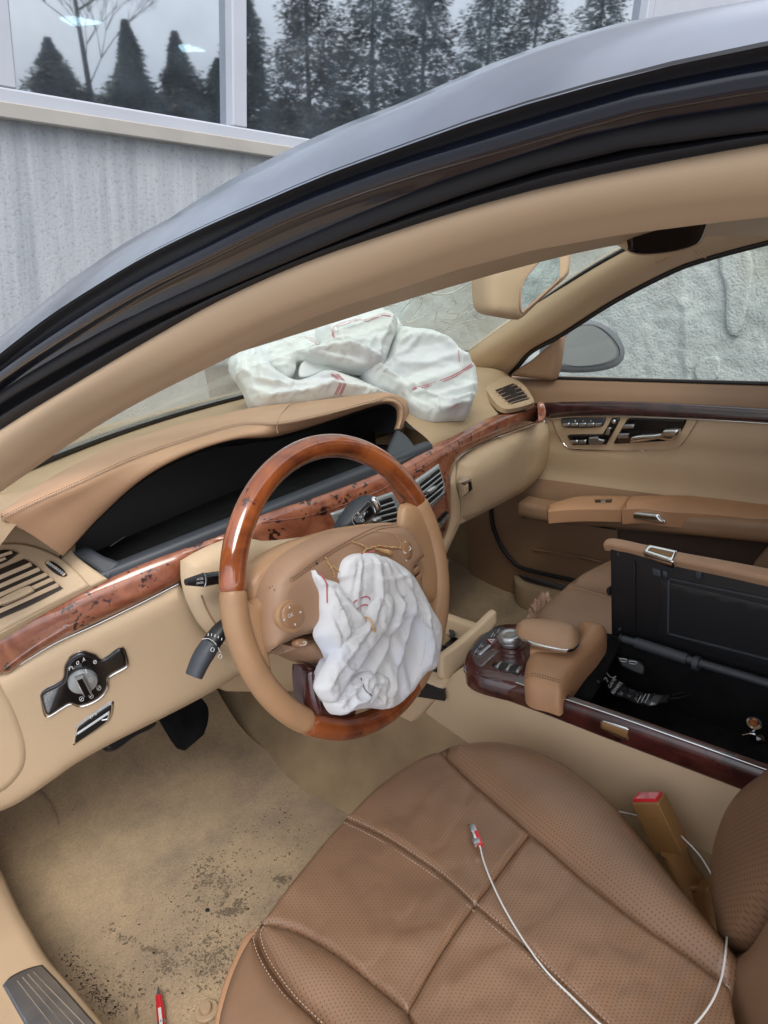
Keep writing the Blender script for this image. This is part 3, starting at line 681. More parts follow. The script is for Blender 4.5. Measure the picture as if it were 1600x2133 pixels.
# ---- dashboard
def yd(x): return .20 + .18*((x-.41)/.69)**2
def zw(x): return .672 - .072*((x-.41)/.69)**2     # height of the wood's upper edge
def gD(off=0.):    # face of the dashboard: curved in plan, lower part leaning away
    def g(p):
        s = max(0, .585-p.z)*.28
        return p.y - yd(p.x) - s - off
    return g
def gU(off=0.):    # upper shoulder above the wood, lying back towards the windscreen
    return lambda p: (p.y - yd(p.x) - off) - (p.z - zw(p.x))*1.25
dash = empty('dashboard', (.41, .45, .6), car)
# top pad
tp = [[V((x, yd(x)+.09+(.04 if x < .45 else -.0), .715)) for x in (-.27,-.1,.1,.3,.45,.6,.8,1.0,1.075)],
      [V((x, yd(x)+.17, .733)) for x in (-.27,-.1,.1,.3,.45,.6,.8,1.0,1.07)],
      [V((x, .62-.18*((x-.41)/.66)**2, .74)) for x in (-.26,-.1,.1,.3,.45,.6,.8,1.0,1.06)],
      [V((x, .75-.2*((x-.41)/.62)**2, .738)) for x in (-.26,-.1,.1,.3,.45,.6,.8,1.0,1.06)]]
shoulder = [V((x, yd(x)+.014, zw(x)-.002)) for x in (-.27,-.1,.1,.3,.45,.6,.8,1.0,1.075)]
def zt(x, z): return z - (.040 if x > .41 else .008)*abs((x-.41)/.66)**3
xs_p = (.462,.52,.6,.7,.8,.9,1.0,1.08); xa_ = (-.395,-.34,-.26,-.1,.1,.3,.45,.6,.8,1.0,1.08)
def qx(x): return ((x-.41)/.66)**2
sheet('dash_top', [[V((x, .755-.18*qx(x), zt(x,.738))) for x in xa_], [V((x, .62-.10*qx(x), zt(x,.744))) for x in xa_], [V((x, yd(x)+.17, zt(x,.742))) for x in xa_]], 'trim2', dash, 60, 16)
sheet('dash_top_passenger', [[V((x, yd(x)+.172, zt(x,.741))) for x in xs_p], [V((x, yd(x)+.10, zt(x,.728)+.002)) for x in xs_p], [V((x, yd(x)+.05, zw(x)+.028)) for x in xs_p], [V((x, yd(x)+.012, zw(x)+.002)) for x in xs_p], [V((x, yd(x)+.012, zw(x)-.02)) for x in xs_p]], 'trim2', dash, 60, 24)
xl = (-.395,-.35,-.31,-.27,-.22,-.16)
sheet('dash_shoulder', [[V((x, yd(x)+.172, zt(x,.741))) for x in xl], [V((x, yd(x)+.14, zt(x,.732))) for x in xl], [V((x, yd(x)+.08, zw(x)+.058)) for x in xl]], 'trim2', dash, 24, 24)
patch('dash_shoulder_trim', [(-120,1030,1),(10,1040,1),(80,1090),(150,1120,1),(152,1150),(224,1206,1),(189,1223),(95,1270),(0,1322),(-120,1380,1)], gU(.002), 'trim', dash, h=.003, R=.004, step=11, skirt=.02)
# hood over the instruments
def gH(off): return lambda p: p.y - yd(p.x)*.6 - .4*.24 - off
lipp = [(130,1158),(150,1138),(210,1074),(297,997),(385,948),(490,913),(579,906),(702,870),(777,845),(812,838),(831,850),(833,872),(827,893)]
stp = [(5,1080),(60,1053),(140,1018),(280,955),(402,913),(500,886),(579,884),(702,858),(777,838),(815,831),(838,846),(840,870),(832,896)]
rep = [(3,1072),(52,1032),(140,976),(245,927),(350,892),(437,871),(525,850),(640,838),(740,826),(800,820),(846,838),(850,868),(840,898)]
zst = [.75,.757,.766,.777,.782,.782,.780,.776,.772,.768,.755,.735,.715]; zre = [.752,.752,.756,.762,.765,.767,.767,.766,.764,.760,.748,.728,.708]
lip = [hit(p, gH(.035)) for p in lipp]; st = [hit(p, PZ(z)) for p, z in zip(stp, zst)]; re_ = [hit(p, PZ(z)) for p, z in zip(rep, zre)]
for k in range(9, 13): st[k] = hit(stp[k], gH(.045)); re_[k] = hit(rep[k], gH(.07))
def off(ps, o): return [p+V(o) for p in ps]
fl_a = [p+V((0,.006,-.004)) for p in re_[:9]]; fl_b = [V((p.x-.03*(1-i/8), max(p.y+.04, yd(p.x)+.175), zt(p.x,.742)-.001)) for i, p in enumerate(re_[:9])]
fl_a = [fl_a[0]+V((-.10,-.10,-.03))]+fl_a; fl_b = [fl_b[0]+V((-.14,-.02,-.01))]+fl_b
sheet('dash_top_driver', [off(fl_a, (0,-.03,-.012)), fl_a, [a.lerp(b, .5)+V((0,0,-.003)) for a, b in zip(fl_a, fl_b)], fl_b], 'trim2', dash, 50, 12)
sheet('instrument_hood', [off(re_, (0,.03,-.03)), re_, [a.lerp(b, .5)+V((0,-.004,.006)) for a, b in zip(re_, st)], st, [a.lerp(b, .4)+V((0,-.004,.003)) for a, b in zip(st, lip)], [a.lerp(b, .8)+V((0,-.005,.001)) for a, b in zip(st, lip)], lip, off(lip, (.002,.010,-.004))], 'pad', dash, 110, 40, sharp=0)
stitch('hood_stitching', off(catm(st, 80), (0,-.001,.0030)), 'threadd', dash, .0005, pitch=.0035)
stitch('hood_stitching', off(catm(st, 80), (0,-.004,.0012)), 'thread', dash, .0004, pitch=.0035)
tube('hood_seam', off(catm(st, 80), (0,-.0025,.0013)), .0007, 'brown', dash, 80, 5)
line('hood_seam', [(579,905),(577,893),(583,872),(594,856),(610,843),(640,838)], PZ(.778), .0008, 'brown', dash, lift=.002, n=24)
bl = catm(lip, 60)
sheet('hood_lining', [off(bl, (.002,.008,-.004)), off(bl, (.004,.02,-.012)), [V((p.x*.97+.02, p.y+.09, p.z-.015)) for p in bl], [V((p.x*.93+.04, p.y+.15, p.z-.04)) for p in bl]], 'black', dash, 60, 10)
# instrument recess
cl = empty('instrument_cluster', (.1, .38, .66), car)
xc = (-.215,-.12,0,.12,.24,.36,.455)
sheet('cluster_shelf', [[V((x, yd(x)+.002, zw(x)-.012)) for x in xc], [V((x, yd(x)+.004, zw(x)+.003)) for x in xc], [V((x, yd(x)+.022, zw(x)+.006)) for x in xc], [V((x, yd(x)+.034, zw(x)-.004)) for x in xc]], 'gray', cl, 50, 12)
sheet('recess_floor', [[V((x, yd(x)+.030, zw(x)-.004)) for x in xc], [V((x, yd(x)+.18, zw(x)-.012)) for x in xc]], 'blackf', cl, 40, 4)
xq = (-.26,-.12,0,.12,.24,.36,.50)
sheet('display_glass', [[V((x, yd(x)*.5+.285, .60)) for x in xq], [V((x, yd(x)*.5+.30, z)) for x, z in zip(xq, (.655,.715,.742,.748,.75,.75,.73))]], 'dark', cl, 40, 6)
patch('cluster_end_cheek', [(148,1152,1),(180,1140),(215,1158),(252,1172,1),(225,1207,1),(190,1178)], gU(.006), 'gray', cl, h=.003, R=.006, step=8, skirt=.02)
patch('cluster_end_cheek', [(826,893,1),(848,910),(874,944,1),(835,966,1),(800,972),(806,940)], gU(.010), 'gray', cl, h=.003, R=.006, step=8, skirt=.02)
line('drawn_glint', [(229,1138),(259,1118)], PY(.36), .0006, 'gray', cl, n=4)  # thin grey line modelled as a glint on the display
# ---- wood trim across the dashboard
wood_px = [(-60,1350,1),(0,1319),(95,1268),(189,1221),(300,1172),(480,1105),(545,1071),(665,1031),(774,990),(830,967),(875,945),(965,902),(1040,866),(1132,838,1),(1134,875,1),(1040,907),(980,934),(950,958),(937,990),(936,1030),(937,1069),(928,1105),(915,1130),(880,1165),(820,1185,1),(640,1170),(560,1160,1),(520,1128),(469,1127),(420,1149),(390,1172),(384,1195),(371,1214,1),(240,1277),(115,1337),(40,1384),(20,1400),(0,1402),(-60,1405,1)]
wf, w_at = patch('wood_trim', wood_px, gD(.004), 'burl', car, h=.013, R=.016, step=10, skirt=.012, sharp=0)
tube('chrome_strip', on(w_at, [(42,1381),(115,1338),(200,1298),(300,1250),(371,1215)], -.002), .0016, 'chrome', car, 40)
tube('chrome_strip', [hit(q, gD(.0)) for q in ((1134,877),(1040,909),(980,936),(950,960),(937,990),(935,1030),(937,1069),(928,1108),(912,1135),(880,1168))], .0016, 'chrome', car, 60)
line('reveal_line', [(545,1088),(640,1075),(720,1050),(790,1022),(850,990),(960,930),(1060,888),(1130,862)], lambda p, g=gD(-.010): g(p), .0006, 'burl', car, lift=0, n=50)
# ---- lower dashboard on the driver side
ld, ld_at = patch('lower_dash_panel', [(-70,1420,1),(0,1399),(115,1340),(371,1217,1),(390,1245),(420,1310),(470,1362),(530,1385,1),(505,1402),(435,1445),(340,1495),(240,1545),(160,1590),(110,1625),(40,1672),(0,1690),(-70,1712,1)], gD(.004), 'trim', dash, h=.012, R=.03, step=12, skirt=.06)
patch('dash_end_cover', [(-70,1385,1),(-10,1412),(20,1450),(42,1500),(56,1550),(54,1590),(35,1622),(5,1648),(-70,1675,1)], gD(-.006), 'trim', dash, h=.006, R=.012, step=10, skirt=.012)
patch('knee_panel', [(530,1290,1),(700,1200,1),(900,1180),(935,1165,1),(925,1290),(920,1400,1),(800,1420),(600,1440),(470,1440,1),(440,1420)], gD(.06), 'trim', dash, h=.01, R=.03, step=16, skirt=.03)
# light switch
lsw = empty('light_switch', (-.2, .36, .5), car)
gL = gD(-.010)
patch('switch_bezel', [(84,1446),(90,1437),(130,1414),(136,1385),(150,1366),(172,1357),(196,1362),(212,1372),(246,1350),(254,1348),(258,1354),(264,1377),(262,1386),(225,1408),(222,1430),(210,1448),(188,1462),(165,1468),(146,1463),(132,1470),(101,1489),(95,1486)], gL, 'blackg', lsw, h=.004, R=.004, step=6, skirt=.006)
line('chrome_surround', [(84,1446),(90,1436),(129,1413),(135,1384),(149,1364),(172,1355),(197,1360),(212,1370),(246,1348),(255,1346),(260,1354),(266,1377),(264,1387),(227,1410),(224,1431),(211,1450),(188,1464),(165,1470),(146,1465),(132,1472),(101,1491),(93,1489),(85,1452)], gL, .0011, 'chrome', lsw, lift=.002, n=140, closed=True)
kc = hit((172,1413), gL); kn = nrm(gL, kc); kx = (hit((150,1370), gL)-kc)
lathe('knob', kc+kn*.003, kn, [(.0205,0),(.0205,.006),(.0192,.0088),(.014,.0095),(.001,.0095)], 'silverp', lsw, 40)
box('knob_grip', kc+kn*.014+(kx*.0), kx.normalized()*.0188, kx.cross(kn).normalized()*.0062, kn*.006, 'silver', lsw, .0015)
box('grip_inlay', kc+kn*.0203, kx.normalized()*.0172, kx.cross(kn).normalized()*.0038, kn*.0006, 'blackg', lsw, 0)
tx = lambda s, a, b, u, p, g=gL, m='white', lift=.0046: text('marking', s, a, b, u, m, p, lift, g)
tx('0', (160,1386), (166,1382), (158,1379), lsw); tx('A', (172,1379), (178,1376), (171,1371), lsw); tx('P', (144,1397), (150,1393), (143,1390), lsw); tx('L', (151,1394), (155,1392), (150,1388), lsw); tx('P', (0,0), (1,0), (0,-1), lsw) if False else None
for c, rr in (((170,1456),4.6),((190,1450),4.6),((206,1433),4.6),((198,1379),3.6)):
    line('marking', [(c[0]+rr*math.cos(a*.785), c[1]+rr*math.sin(a*.785)) for a in range(8)], gL, .00035, 'white', lsw, lift=.0046, n=16, closed=True, ns=4)
    line('marking', [(c[0]-2, c[1]+2), (c[0]+2, c[1]-2)], gL, .0005, 'white', lsw, lift=.0046, n=2, ns=4)
for a in range(8): line('marking', [(189+3*math.cos(a*.785), 1416+3*math.sin(a*.785)), (189+4.6*math.cos(a*.785), 1416+4.6*math.sin(a*.785))], gL, .0003, 'white', lsw, lift=.0185, n=2, ns=4)
line('marking', [(178,1394),(181,1401)], gL, .0007, 'white', lsw, lift=.0185, n=2, ns=4)
# parking brake release
pb = empty('parking_brake_release', (-.18, .38, .46), car)
gP = gD(-.0095)
patch('release_bezel', [(150,1556,1),(156,1520),(162,1508),(228,1462),(236,1459),(238,1468),(234,1492),(222,1508)], gP, 'chrome', pb, h=.002, R=.003, step=5, skirt=.004)
patch('release_pocket', [(154,1550,1),(159,1521),(165,1510),(226,1467),(231,1466),(232,1474),(228,1492),(218,1505)], gP, 'dark', pb, h=.0035, R=.002, step=5, skirt=.002)
patch('release_lever', [(157,1531,1),(158,1524,1),(228,1477,1),(227,1484,1)], gP, 'silverp', pb, h=.0055, R=.002, step=5, skirt=.003)
line('release_edge', [(228,1480),(224,1497),(212,1500)], gP, .0012, 'chrome', pb, lift=.005, n=14)
text('marking', '(P)', (188,1498), (202,1489), (186,1492), 'white', pb, .0042, gP)
# left side vent
lv = empty('side_air_vent', (-.28, .38, .63), car)
gV = gU(-.014)
patch('vent_surround', [(-70,1150,1),(0,1133),(60,1135),(120,1158),(160,1190),(188,1220,1),(95,1266),(0,1317),(-70,1355,1)], gU(-.003), 'trim', lv, h=.004, R=.004, step=11, skirt=.01)
patch('vent_shade_patch', [(-60,1210,1),(50,1164,1),(75,1178),(131,1225,1),(60,1262),(0,1288),(-60,1318,1)], gV, 'ventdark', lv, h=.0006, R=.002, step=8, skirt=.001)  # both openings: flat dark patches, shade behind the slats put into their colour
patch('vent_shade_patch', [(-50,1160,1),(0,1146),(20,1146),(38,1152,1),(12,1170),(-50,1192,1)], gV, 'ventdark', lv, h=.0006, R=.002, step=7, skirt=.001)
def slat(a, b, g, m, par, wpx=7, lift=.004, th=.0012, name='slat'):
    """a thin louvre: ribbon between traced ends with real depth"""
    ax, bx = hit(a, g), hit(b, g); n = nrm(g, (ax+bx)/2); d = (bx-ax); L = d.length/2; u = d.normalized(); wv = n.cross(u).normalized()
    sc = ((ax-CAM).length/F)*wpx/2
    return box(name, (ax+bx)/2+n*lift*.6, u*L, (wv*.75+n*.66).normalized()*sc, (wv*-.66+n*.75).normalized()*th, m, par, .0006, 1)
for a, b in (((-55,1228),(67,1176)),((-55,1247),(84,1186)),((-55,1266),(99,1197)),((-55,1284),(111,1207)),((-55,1300),(123,1219))): slat(a, b, gV, 'trim', lv, 8, .004, .0012)
slat((-50,1178),(27,1151), gV, 'trim', lv, 6, .004)
slat((-50,1188),(14,1164), gV, 'trim', lv, 5, .004)
patch('vent_tab', [(-12,1262),(5,1247),(60,1222),(72,1226),(70,1234),(18,1258),(2,1262)], gV, 'trim', lv, h=.006, R=.003, step=5, skirt=.006)
line('tab_chrome', [(4,1260),(20,1258),(70,1234)], gV, .0009, 'chrome', lv, lift=.0075, n=14)
patch('thumbwheel_slot', [(93,1172),(100,1168),(112,1171),(128,1182),(140,1197),(132,1201),(115,1194),(100,1182)], gV, 'dark', lv, h=.0008, R=.001, step=5, skirt=.001)
for i in range(9):
    t = i/8; slat((99+34*t-2, 1171+25*t+4+2*math.sin(3.14*t)*-1), (99+34*t+4, 1171+25*t-1), gV, 'silverp' if i % 4 else 'trim', lv, 4, .003, .0012, 'thumbwheel_rib')
# ---- steering column and stalks
sc_ = empty('steering_column', (.03, .14, .60), car)
patch('column_shroud', [(386,1170,1),(420,1150),(470,1128),(505,1120),(560,1128),(640,1120,1),(660,1200),(600,1330),(540,1380,1),(470,1340),(432,1312),(402,1262),(388,1215)], PL((0,.135,.62), (0,-1,.1)), 'trim', sc_, h=.02, R=.03, step=12, skirt=.012)
line('shroud_joint', [(420,1240),(432,1270),(450,1300),(470,1322)], PL((0,.112,.62), (0,-1,.1)), .0016, 'brown', sc_, lift=.004, n=20)
def body(name, pts, rs, m, par, flat=1, g=None, ns=16, n=30):
    P3 = [hit(p, g) for p in pts]; rr = catm([(r, 0, 0) for r in rs], n)
    return tube(name, P3, lambda t: max(.0004, rr[min(n-1, int(round(t*(n-1))))].x), m, par, n, ns, flat)
g1 = PY(.095)
cs_ = empty('cruise_stalk', hit((387,1212), g1), car)
body('stalk_arm', [(424,1208),(455,1203),(500,1197)], [.0085,.0085,.008], 'blackg', cs_, g=g1)
body('stalk_tip', [(387,1213),(392,1212),(408,1210),(424,1208)], [.004,.0072,.0088,.0088], 'black', cs_, g=g1)
for i, (s_, y) in enumerate((('ACCEL', 1208), ('DECEL', 1216))): text('marking', s_, (410,y+1), (424,y-1.5), (409.5,y-3), 'white', cs_, .0002, PY(.0868))
line('stalk_ring', [(424,1192),(428,1200),(428,1216),(425,1222)], PY(.087), .0006, 'silver', cs_, n=12)
ws_ = empty('wiper_stalk', hit((400,1385), g1), car)
body('stalk_arm', [(440,1340),(462,1312),(500,1285)], [.0135,.013,.012], 'black', ws_, g=g1, flat=.8)
body('stalk_tip', [(404,1408),(408,1398),(420,1372),(440,1340)], [.0125,.0145,.0145,.0135], 'gray', ws_, g=g1, flat=.8)
line('stalk_ring', [(421,1331),(434,1330),(448,1340),(460,1360)], PY(.083), .0006, 'white', ws_, n=14)
for i in range(5): line('marking', [(433+7*i, 1330+.6*i*i-6), (434+7*i, 1330+.6*i*i-11)], PY(.082), .0005, 'white', ws_, n=2, ns=4)
for c in ((442,1352),(458,1366)): line('marking', [(c[0]-4,c[1]+3),(c[0]-1,c[1]-3),(c[0]+4,c[1]-1),(c[0]+2,c[1]+5)], PY(.0805), .0004, 'white', ws_, n=14, closed=True, ns=4)
def zb(pts): return [(660+p[0]*.1875, 940+p[1]*.1875) + tuple(p[2:]) for p in pts]
g2 = PL((.15,.10,.66), (-.25,-1,.25))
gl_ = empty('gear_lever', hit((715,1100), g2), car)
patch('lever_body', zb([(235,865,1),(250,820),(300,730),(410,580),(500,515),(565,487),(620,500),(690,580),(718,630),(700,670),(640,715),(540,815),(470,850),(380,865,1)]), g2, 'gray', gl_, h=.012, R=.012, step=5, skirt=.016)
patch('lever_face', zb([(395,770),(405,730),(580,562,1),(645,695,1),(530,795),(440,828)]), g2, 'blackg', gl_, h=.0135, R=.002, step=5, skirt=.002)
line('lever_face_edge', zb([(395,775),(400,735),(480,650),(580,560),(648,695),(530,800),(440,832)]), g2, .0006, 'chrome', gl_, lift=.0135, n=50, closed=True)
patch('lever_button', zb([(598,545,1),(620,500),(648,498),(700,580),(716,630),(665,668,1)]), g2, 'chrome', gl_, h=.0145, R=.005, step=4, skirt=.004)
for s_, x, y in (('R',457,705),('N',482,745),('D',508,785),('P',527,712)): text('marking', s_, zb([(x,y)])[0], zb([(x+20,y-10)])[0], zb([(x-8,y-24)])[0], 'white', gl_, .0142, g2)
for x, y in ((460,740),(484,775),(560,680)): text('marking', '<', zb([(x,y)])[0], zb([(x+10,y-4)])[0], zb([(x-4,y-10)])[0], 'white', gl_, .0142, g2)
# ---- centre vents
gC2 = gD(-.0105)
def vent(name, frame, opening, slats, tab):
    v = empty(name, hit(frame[0], gC2), car)
    patch('vent_frame', frame, gC2, 'silverp', v, h=.003, R=.003, step=6, skirt=.006)
    patch('vent_shade_patch', opening, gC2, 'dark', v, h=.0036, R=.001, step=6, skirt=.001)  # flat near-black sheet on the frame, painted as the shade behind the louvres
    for a, b in slats: slat(a, b, gC2, 'silverp', v, 6, .008, .0011)
    patch('vent_tab', tab, gC2, 'silver', v, h=.011, R=.003, step=4, skirt=.006)
    return v
vent('centre_air_vent', zb([(150,690,1),(840,450,1),(905,560),(975,690),(945,780),(880,815),(530,850),(260,900,1)]), zb([(220,712,1),(820,500,1),(925,770,1),(540,830),(285,860,1)]),
     [tuple(zb(q)) for q in ([(250,760),(840,560)], [(270,800),(860,612)], [(280,830),(885,672)], [(300,870),(905,725)], [(540,850),(920,768)])], zb([(530,815),(690,725),(718,735),(722,765),(600,800),(545,828)]))
vent('centre_air_vent', zb([(1065,345,1),(1355,140,1),(1425,400),(1400,500),(1240,655,1),(1180,560)]), zb([(1120,362,1),(1348,185,1),(1395,390),(1372,460),(1215,600,1),(1140,420)]),
     [tuple(zb(q)) for q in ([(1135,405),(1352,235)], [(1150,455),(1362,285)], [(1170,505),(1372,338)], [(1185,555),(1385,392)], [(1205,600),(1392,440)])], zb([(1195,465),(1300,390),(1345,385),(1335,415),(1270,470),(1225,475)]))
cb_ = empty('climate_buttons', hit((920,1090), gC2), car)
patch('button_strip', zb([(1320,780,1),(1440,660),(1462,690,1),(1345,815,1)]), gC2, 'blackg', cb_, h=.003, R=.002, step=5, skirt=.003)
for i in range(3):
    a, b = (1310+45*i, 838-50*i), (1353+45*i, 790-50*i)
    patch('button', zb([(a[0],a[1],1),(b[0],b[1],1),(b[0]+27,b[1]+40,1),(a[0]+22,a[1]+42,1)]), gC2, 'silver', cb_, h=.005, R=.002, step=3, skirt=.004)
# ---- glove box side
gb = empty('glove_box', (.8, .3, .5), car)
patch('side_panel', [(950,960,1),(938,1000),(939,1070),(930,1112),(913,1140,1),(905,1185,1),(922,1168),(935,1140),(957,1092,1),(958,1050),(949,1005)], gD(.0), 'trim', gb, h=.006, R=.010, step=7, skirt=.02)
gGB = lambda p: p.y - min(yd(p.x), .300+.15*max(0, p.x-.9)) - max(0, .585-p.z)*.28 - .004
gbd, gb_at = patch('glove_box_door', [(1134,879,1),(1040,911),(985,938),(957,962,1),(950,1000),(960,1050),(958,1092,1),(1000,1072),(1050,1046),(1095,1020),(1126,990),(1143,955),(1146,915),(1140,882)], gGB, 'trim', gb, h=.022, R=.05, step=10, skirt=.012)
patch('latch_frame', z6([(143,590,1),(185,560,1),(192,615,1),(150,650,1)]), lambda p: gD(-.016)(p), 'chrome', gb, h=.003, R=.002, step=4, skirt=.01)
patch('latch_button', z6([(147,600,1),(170,583,1),(173,628,1),(152,643,1)]), lambda p: gD(-.0175)(p), 'trim', gb, h=.003, R=.002, step=4, skirt=.002)
# far corner vent
cv = empty('corner_air_vent', (1.0, .42, .67), car)
gT = lambda p: p.z - (.702-.04*((p.x-.41)/.66)**2) - (p.y-yd(p.x)-.055)*.42 - .004
patch('corner_surround', [(1008,800),(1012,786),(1030,780),(1060,784),(1090,800),(1110,828),(1112,838),(1060,852),(1040,846),(1018,820)], gT, 'trim2', cv, h=.003, R=.004, step=6, skirt=.01)
patch('vent_shade_patch', [(1029,815,1),(1068,800,1),(1085,812),(1103,834,1),(1062,846,1)], gT, 'dark', cv, h=.0036, R=.001, step=5, skirt=.001)  # no recess cut: shade under the slats is a flat dark sheet
for a, b in (((1032,822),(1076,804)),((1037,828),(1084,810)),((1044,834),(1092,817)),((1050,840),(1097,824)),((1057,845),(1102,831))): slat(a, b, gT, 'brown', cv, 3.2, .0065, .0006)
for i in range(7):
    for j in range(4):
        x, y = 1019+i*6.5+j*1.2, 800-i*1.8+j*4-2
        if x < 1068: 
            p = hit((x, y), gT); lathe('speaker_grille_stud', p+V((0,0,.002)), (0,0,1), [(.0022,0),(.0003,.0016)], 'brown', cv, 4)
# ---- rear view mirror
rm = empty('rear_view_mirror', (.41, 0, .94), car)
gM = PL((.41,-.02,.93), (-.80,-.55,-.1)); gM2 = PL((.42,-.04,.93), (-.42,-.88,-.05))
patch('mirror_housing', [(1003,575),(1004,562),(1016,548),(1060,520,1),(1125,510),(1170,498,1),(1185,515),(1184,560),(1178,578),(1140,612),(1092,658,1),(1078,666),(1045,662),(1018,655),(1007,640)], gM2, 'trim', rm, h=.018, R=.02, step=7, skirt=.03)
patch('mirror_rim', [(1083,660,1),(1079,640),(1081,600),(1090,578),(1125,535),(1150,515),(1180,505,1),(1184,520),(1184,560),(1176,578),(1130,620),(1092,656)], gM2, 'trim', rm, h=.021, R=.006, step=6, skirt=.006)
gMg = PL((.40,-.080,.93), (.10,-1,-.05))
patch('mirror_glass', [(1087,652,1),(1083,640),(1085,602),(1093,580),(1128,539),(1155,518),(1176,510,1),(1180,520),(1180,558),(1172,574),(1128,616)], gMg, 'mirror', rm, h=.0, R=0, step=12, skirt=0, sharp=1)
tube('mirror_edge', [hit(q, gMg) for q in ((1087,652),(1083,640),(1085,602),(1093,580),(1128,539),(1155,518),(1176,510),(1181,520),(1180,558),(1172,574),(1128,616),(1087,652))], .0016, 'brown', rm, 70, 8)
tube('mirror_stem', [hit((1120,525), gM2)+V((.01,.04,-.01)), V((.43,.06,.985)), V((.43,.10,1.0))], .009, 'trim', rm, 16, 12)
for i in range(6): line('grille_line', [(1022+i*3, 552-i*1.5),(1060+i*2, 530-i*1.5)], gM2, .0005, 'brown', rm, lift=.019, n=6)
oc = empty('overhead_console', (.41, -.2, 1.0), car)
patch('console_shell', [(1304,520),(1308,470,1),(1400,430,1),(1490,440),(1474,475),(1452,507),(1425,520),(1370,530),(1325,530)], PL((.41,-.22,.985), (-.5,-.8,-.35)), 'trim', oc, h=.010, R=.008, step=8, skirt=.03)
patch('console_lens', [(1312,524,1),(1316,470),(1400,430,1),(1480,440,1),(1458,500),(1432,516),(1380,527),(1330,529)], PL((.41,-.22,.985), (-.5,-.8,-.35)), 'blackg', oc, h=.013, R=.004, step=7, skirt=.01)
# ---- passenger door
pd = empty('passenger_door', (1.1, 0, .3), car)
yv = [.62,.45,.3,.1,-.1,-.3,-.6,-.9]
def gX(p):     # trimmed face of the door as x over z
    z = p.z
    pts = ((-.2,1.075),(.10,1.065),(.29,1.06),(.33,1.07),(.42,1.095),(.50,1.085),(.56,1.072),(.60,1.070),(.64,1.082),(.667,1.10),(.9,1.10))
    for (a, xa), (b, xb) in zip(pts, pts[1:]):
        if z <= b:
            t = max(0, (z-a)/(b-a)); t = t*t*(3-2*t); return p.x - (xa+(xb-xa)*t)
    return p.x - 1.10
gX.isat = False
def drow(z, dx=0): return [V((0-gX(V((0, y, z)))+dx + (.0 if y < .5 else .0), y, z)) for y in yv]
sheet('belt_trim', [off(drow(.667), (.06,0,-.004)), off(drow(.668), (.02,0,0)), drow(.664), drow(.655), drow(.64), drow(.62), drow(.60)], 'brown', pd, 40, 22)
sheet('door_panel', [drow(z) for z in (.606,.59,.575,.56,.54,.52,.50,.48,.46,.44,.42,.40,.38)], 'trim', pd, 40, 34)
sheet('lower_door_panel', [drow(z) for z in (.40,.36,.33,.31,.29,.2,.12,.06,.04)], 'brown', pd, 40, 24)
wd_, wd_at = patch('wood_trim', [(1134,838,1),(1200,836),(1300,836),(1450,842),(1620,852),(1760,860,1),(1760,893,1),(1620,881),(1450,871),(1300,865),(1200,866),(1146,871),(1134,868,1)], lambda p: gX(p)+.004, 'burlD', pd, h=.008, R=.010, step=9, skirt=.01)
tube('chrome_strip', [hit(q, lambda p: gX(p)+.005) for q in ((1148,872),(1200,867),(1300,867),(1450,873),(1600,882),(1700,888))], .0016, 'chrome', pd, 40)
gXs = lambda k: (lambda p: gX(p)+k)
line('inlay_line', [(1150,876),(1160,900),(1170,918),(1185,933),(1200,936),(1280,938),(1380,937),(1410,932),(1425,920),(1455,874)], gXs(.001), .0011, 'chrome', pd, lift=.001, n=60)
zc = lambda pts: [(1100+p[0]*.2375, 840+p[1]*.2375) + tuple(p[2:]) for p in pts]
patch('memory_button_plate', zc([(288,150,1),(300,132),(680,126,1),(676,160),(645,204),(310,208)]), gXs(.002), 'gray', pd, h=.003, R=.002, step=5, skirt=.003)
for i in range(5):
    x0 = 300+72*i; patch('memory_button', zc([(x0,174,1),(x0+66,170,1),(x0+(66 if i < 4 else 50),200,1),(x0+4,204,1)]), gXs(.004), 'silver', pd, h=.003, R=.002, step=3, skirt=.003)
patch('seat_switch_plate', zc([(345,288,1),(352,278),(655,272,1),(740,128,1),(800,128,1),(805,145),(690,360,1),(395,366,1)]), gXs(.002), 'blackg', pd, h=.003, R=.002, step=5, skirt=.003)
for q in ([(370,322,1),(438,320,1),(444,350,1),(388,352,1)], [(450,320,1),(512,318,1),(512,348,1),(455,350,1)], [(538,295,1),(620,290,1),(625,308),(680,318,1),(650,350),(545,356)], [(680,270,1),(705,208,1),(735,210,1),(712,275,1)]):
    patch('seat_switch', zc(q), gXs(.004), 'silver', pd, h=.005, R=.002, step=3, skirt=.004)
c_ = hit(zc([(757,160)])[0], gXs(.006)); lathe('headrest_switch', c_, (-1,0,0), [(.0055,0),(.0055,.003),(.003,.006),(.0005,.0065)], 'silver', pd, 16)
patch('handle_recess', zc([(752,345,1),(870,140),(890,130,1),(1390,145,1),(1375,190),(1310,300,1),(1270,325),(760,356,1)]), gXs(.002), 'blackg', pd, h=.0025, R=.002, step=6, skirt=.003)
for q in ([(845,185,1),(940,180,1),(925,215,1),(832,220,1)], [(800,264,1),(893,260,1),(880,300,1),(790,302,1)]): patch('lock_button', zc(q), gXs(.004), 'silver', pd, h=.005, R=.002, step=3, skirt=.004)
patch('door_handle', zc([(900,338,1),(920,285),(1180,255),(1200,225),(1340,218,1),(1325,280),(1270,318),(1150,305),(1050,320)]), gXs(.006), 'chrome', pd, h=.010, R=.006, step=4, skirt=.008)
for i, x in enumerate((410, 478, 548)): text('marking', str(i+1), zc([(x,164)])[0], zc([(x+8,163)])[0], zc([(x,148)])[0], 'white', pd, .0035, gXs(.002))
